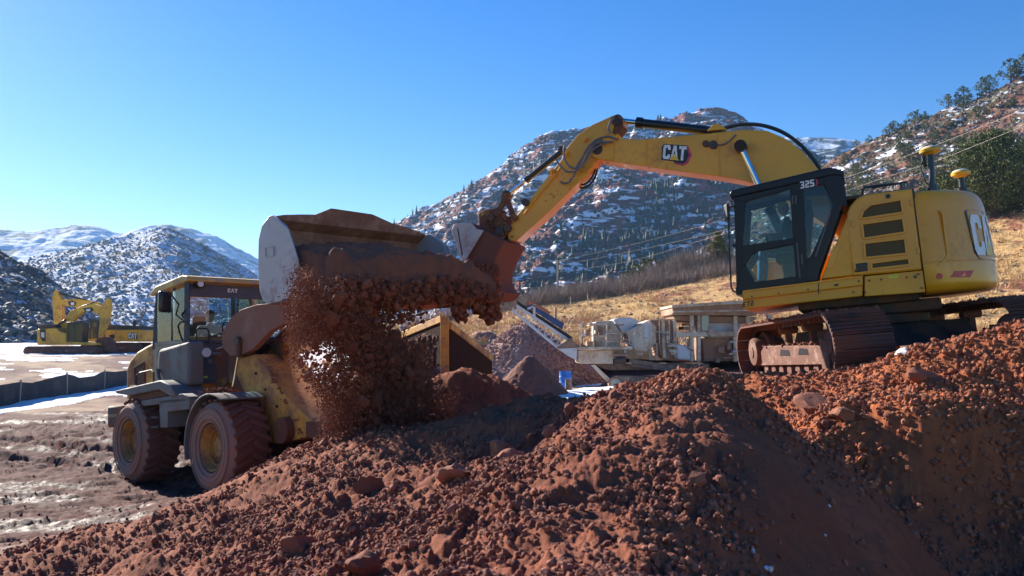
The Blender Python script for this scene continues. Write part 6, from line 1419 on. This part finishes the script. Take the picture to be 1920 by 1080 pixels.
# ------------------------------------------------------------------ air
hz = MB().rng(-3300, 3300, -60, 3900, -30, 350).build('haze', M_RUB); hz.data.materials.clear()
hm_ = bpy.data.materials.new('haze'); hm_.use_nodes = True; nt = hm_.node_tree; nt.nodes.clear(); out = nt.nodes.new('ShaderNodeOutputMaterial'); pv = nt.nodes.new('ShaderNodeVolumePrincipled')
pv.inputs['Color'].default_value = (.30, .58, 1, 1); pv.inputs['Density'].default_value = .00012; pv.inputs['Anisotropy'].default_value = .2; nt.links.new(pv.outputs[0], out.inputs['Volume']); hz.data.materials.append(hm_); tag(hz, kind='stuff')
# pipes, brackets and boxes that fill out the crusher
g = np.random.default_rng(123)
for k in range(46):
    px_ = g.uniform(1086, 1440); py_ = g.uniform(608, 672); w_ = g.uniform(3, 12); h_ = g.uniform(2, 9); yf = g.uniform(-.25, .15)
    a = CF.hit(px_, py_, 1, yf); b = CF.hit(px_+w_, py_+h_, 1, yf); o = MB(); u = g.random()
    if u < .4: o.rng(a.x, b.x, yf, yf+.3, b.z, a.z)
    elif u < .7: o.cyl(a, (b.x+.3, yf, a.z), .04, 8)
    else: o.tube([a, (a.x, yf, b.z-.3), (b.x, yf, b.z-.4)], .035, 6)
    o.build('machine_fitting', [M_CRB, M_CRD, M_CRM, M_CRW][k % 4], CR)
# soil lying inside the steel box
P_ = []; S_ = []
for k in range(1500):
    u = random.random(); q = W(768+64*u, 640+55*random.random()-18*u, 22.6-1.2*u+random.uniform(-.2, .3)); P_.append(tuple(q)); S_.append(random.uniform(.04, .16))
tag(scatter('box_soil', P_, S_, soil_mat('box_soil', (.085, .03, .02), (.13, .05, .032)), 74), kind='stuff')
# ------------------------------------------------------------------ soil in and under the bucket
M_FALL = soil_mat('falling_soil', (.16, .045, .024), (.29, .10, .052), .95, 5)
# heap lying in the bucket
LI = np.array(LM)
def loc2w(P): P = np.asarray(P); return P@LI[:3, :3].T+LI[:3, 3]
nx, ny = 90, 130; u = np.linspace(0, 1, nx)[:, None]; v = np.linspace(-1, 1, ny)[None]
X = 2.02+u*(lip[0]-2.02-.02)+0*v; Y = v*(BW-.03)+0*u
top = np.interp(u, [0, .12, .35, .6, .85, 1], [3.78, 3.80, 3.74, 3.64, 3.52, 3.40])-0.0*v
top = top+.16*(1-v*v)+.26*(fbm(X*2.1, Y*2.1, 4, 501)-.5)+.7*bumps(X+9, Y+9, .3, .04, .14, 503, .6)+.8*bumps(X+9, Y+9, .12, .02, .05, 507, .8)
top = np.where(u > .93, top-.25*(u-.93)/.07*(.6+.4*np.sin(v*17)), top)
bot = np.interp(X, [p[0] for p in [(inner[-2][0], 0), (inner[-1][0], 0)]], [inner[-2][1], inner[-1][1]])+.02
bot = np.maximum(bot, 0)
V = np.concatenate([np.stack([X.ravel(), Y.ravel(), np.maximum(top, bot+.02).ravel()], -1), np.stack([X.ravel(), Y.ravel(), bot.ravel()], -1)])
Fq = grid_faces(nx, ny); n = nx*ny; side = []
for k in range(ny-1): side += [(k, k+1, n+k+1, n+k), ((nx-1)*ny+k, (nx-1)*ny+k+1, n+(nx-1)*ny+k+1, n+(nx-1)*ny+k)]
for k in range(nx-1): side += [(k*ny, (k+1)*ny, n+(k+1)*ny, n+k*ny), (k*ny+ny-1, (k+1)*ny+ny-1, n+(k+1)*ny+ny-1, n+k*ny+ny-1)]
tag(np_mesh('soil_load', loc2w(V), np.concatenate([Fq, Fq+n, np.array(side)]), M_FALL), kind='stuff')
def inpoly(P, x, y):
    c = False; j = len(P)-1
    for i in range(len(P)):
        xi, yi = P[i]; xj, yj = P[j]
        if (yi > y) != (yj > y) and x < (xj-xi)*(y-yi)/(yj-yi)+xi: c = not c
        j = i
    return c
def lipd(px): return 11.35+(min(max(px, 560), 940)-638)*2.35/297
holes = [[(562,650),(590,640),(625,655),(632,690),(600,700),(575,690)], [(700,566),(735,560),(765,570),(758,598),(735,604),(712,590)], [(655,650),(662,650),(662,655),(655,655)]]
def fall(name, P, n, s0, s1, pw, sig, seed, sub=1, dd=0, hole=True, edge=0, smooth=False, mat=None):
    g = np.random.default_rng(seed); xs = [p[0] for p in P]; ys = [p[1] for p in P]; pts = []; c = 0
    while len(pts) < n and c < n*12:
        c += 1; x = g.uniform(min(xs), max(xs)); y = g.uniform(min(ys), max(ys))
        if not inpoly(P, x, y): continue
        if hole and any(inpoly(h, x, y) for h in holes): continue
        x += g.normal()*edge; y += g.normal()*edge
        d = lipd(x)+g.normal()*sig+dd+max(0, y-560)*.0012; pts.append(tuple(W(x, y, d)))
    s = s0+(s1-s0)*g.random(len(pts))**pw
    return tag(scatter(name, pts, s, mat or M_FALL, seed, sub, smooth), kind='stuff')
core = [(585,560),(640,520),(760,535),(880,535),(925,548),(900,562),(800,556),(760,560),(700,566),(690,585),(725,615),(790,650),(800,700),(850,740),(850,800),(780,840),(680,840),(645,800),(650,740),(660,700),(640,655),(600,610)]
fall('falling_soil_mass', [(600,560),(660,540),(690,560),(680,600),(730,640),(780,680),(800,740),(760,810),(690,820),(665,760),(675,700),(650,650),(620,610)], 900, .035, .14, 1.8, .25, 601, 2, .2, smooth=False)
fall('falling_soil_lumps', core, 1500, .015, .07, 2.4, .3, 602, 2, .2, edge=4)
fall('falling_soil', core, 46000, .003, .018, 2.5, .38, 603, 1, .0, edge=10)
fall('falling_soil_spray', [(540,560),(562,500),(590,520),(620,600),(650,650),(660,700),(640,700),(600,660),(560,690),(545,640)], 15000, .003, .016, 2.5, .3, 604, 1, .1, hole=True, edge=9)
fall('falling_soil_spray', [(575,690),(640,690),(670,760),(670,850),(590,880),(560,860),(610,820),(605,760)], 14000, .003, .02, 2.5, .35, 605, 1, .1, edge=8)
fall('falling_soil_crumbs', [(560,640),(640,640),(660,720),(560,720)], 500, .006, .05, 3, .4, 606, 1, .2, False, 8)
fall('falling_soil_crumbs', [(690,555),(800,555),(790,600),(740,610),(700,600)], 420, .008, .06, 2.5, .4, 607, 1, .3, False, 6)
fall('hanging_soil', [(855,556),(935,550),(936,560),(930,596),(915,604),(900,585),(880,572),(870,580),(862,600),(850,590)], 900, .012, .08, 2.2, .18, 608, 1, .2, False, 4)
fall('hanging_soil', [(640,520),(760,528),(860,520),(930,545),(925,560),(860,562),(760,566),(700,568),(640,580)], 2200, .012, .10, 2.2, .14, 609, 1, .0, False, 3)
# soil carried over the lip of the digging bucket
g = np.random.default_rng(9); pts = []
for k in range(900):
    a = g.uniform(864, 934); b = g.uniform(490, 556)
    if b > 492+(a-864)*.1 and b < 562: q = E.hit(a, b, 1, yk1+g.uniform(-.15, .06)); pts.append(tuple(EM @ q))
tag(scatter('bucket_soil', pts, g.uniform(.02, .10, len(pts)), M_FALL, 91, 1), kind='stuff')
# thin cloud of dust drifting off the falling soil
def dust(px, py, d, r, dens, name='soil_dust'):
    V, F = ICO[3]; c = W(px, py, d); n = fbm(V[:, 0]*1.5+px, V[:, 1]*1.5+V[:, 2], 3, 5); o = np_mesh(name, V*np.array(r)*(.8+.5*n[:, None]), F, [], True); o.location = c
    m = bpy.data.materials.new('soil_dust'); m.use_nodes = True; t = m.node_tree; t.nodes.clear(); out = t.nodes.new('ShaderNodeOutputMaterial'); p = t.nodes.new('ShaderNodeVolumePrincipled')
    p.inputs['Color'].default_value = (.72, .36, .22, 1); p.inputs['Density'].default_value = dens; p.inputs['Anisotropy'].default_value = .3; t.links.new(p.outputs[0], out.inputs['Volume']); o.data.materials.append(m); tag(o, kind='stuff')
dust(600, 640, 11.8, (.42, .4, .95), .26); dust(700, 700, 12.0, (1.0, .5, .75), .24)
# ------------------------------------------------------------------ light
world = bpy.data.worlds.new('World'); scene.world = world; world.use_nodes = True
nt = world.node_tree; bg = nt.nodes['Background']; sk = nt.nodes.new('ShaderNodeTexSky'); sk.sky_type = 'NISHITA'; sk.sun_disc = False
SUN_EL, SUN_B = R(25), R(47)          # sun to the left, a little behind the machines
sk.sun_elevation = SUN_EL
sd = Vector((-math.cos(SUN_B)*math.cos(SUN_EL), math.sin(SUN_B)*math.cos(SUN_EL), math.sin(SUN_EL)))
sk.sun_rotation = math.atan2(sd.x, sd.y)
sk.altitude = 1900; sk.air_density = 1.3; sk.dust_density = .4; sk.ozone_density = 3.0
hsv = nt.nodes.new('ShaderNodeHueSaturation'); hsv.inputs['Saturation'].default_value = 1.40; hsv.inputs['Hue'].default_value = .514; nt.links.new(sk.outputs[0], hsv.inputs['Color']); nt.links.new(hsv.outputs[0], bg.inputs[0]); bg.inputs[1].default_value = .063
sl = bpy.data.lights.new('sun', 'SUN'); sl.energy = 5.0; sl.angle = R(.5); sl.color = (1, .92, .80)
so = bpy.data.objects.new('sun', sl); col.objects.link(so); so.rotation_euler = sd.to_track_quat('Z', 'Y').to_euler()
vs = scene.view_settings; vs.view_transform = 'Standard'; vs.look = 'None'; vs.exposure = 1.38; vs.gamma = 1; vs.use_curve_mapping = False
scene.cycles.max_bounces = 6; scene.cycles.transparent_max_bounces = 12; scene.cycles.caustics_reflective = False; scene.cycles.caustics_refractive = False
scene.cycles.use_denoising = True
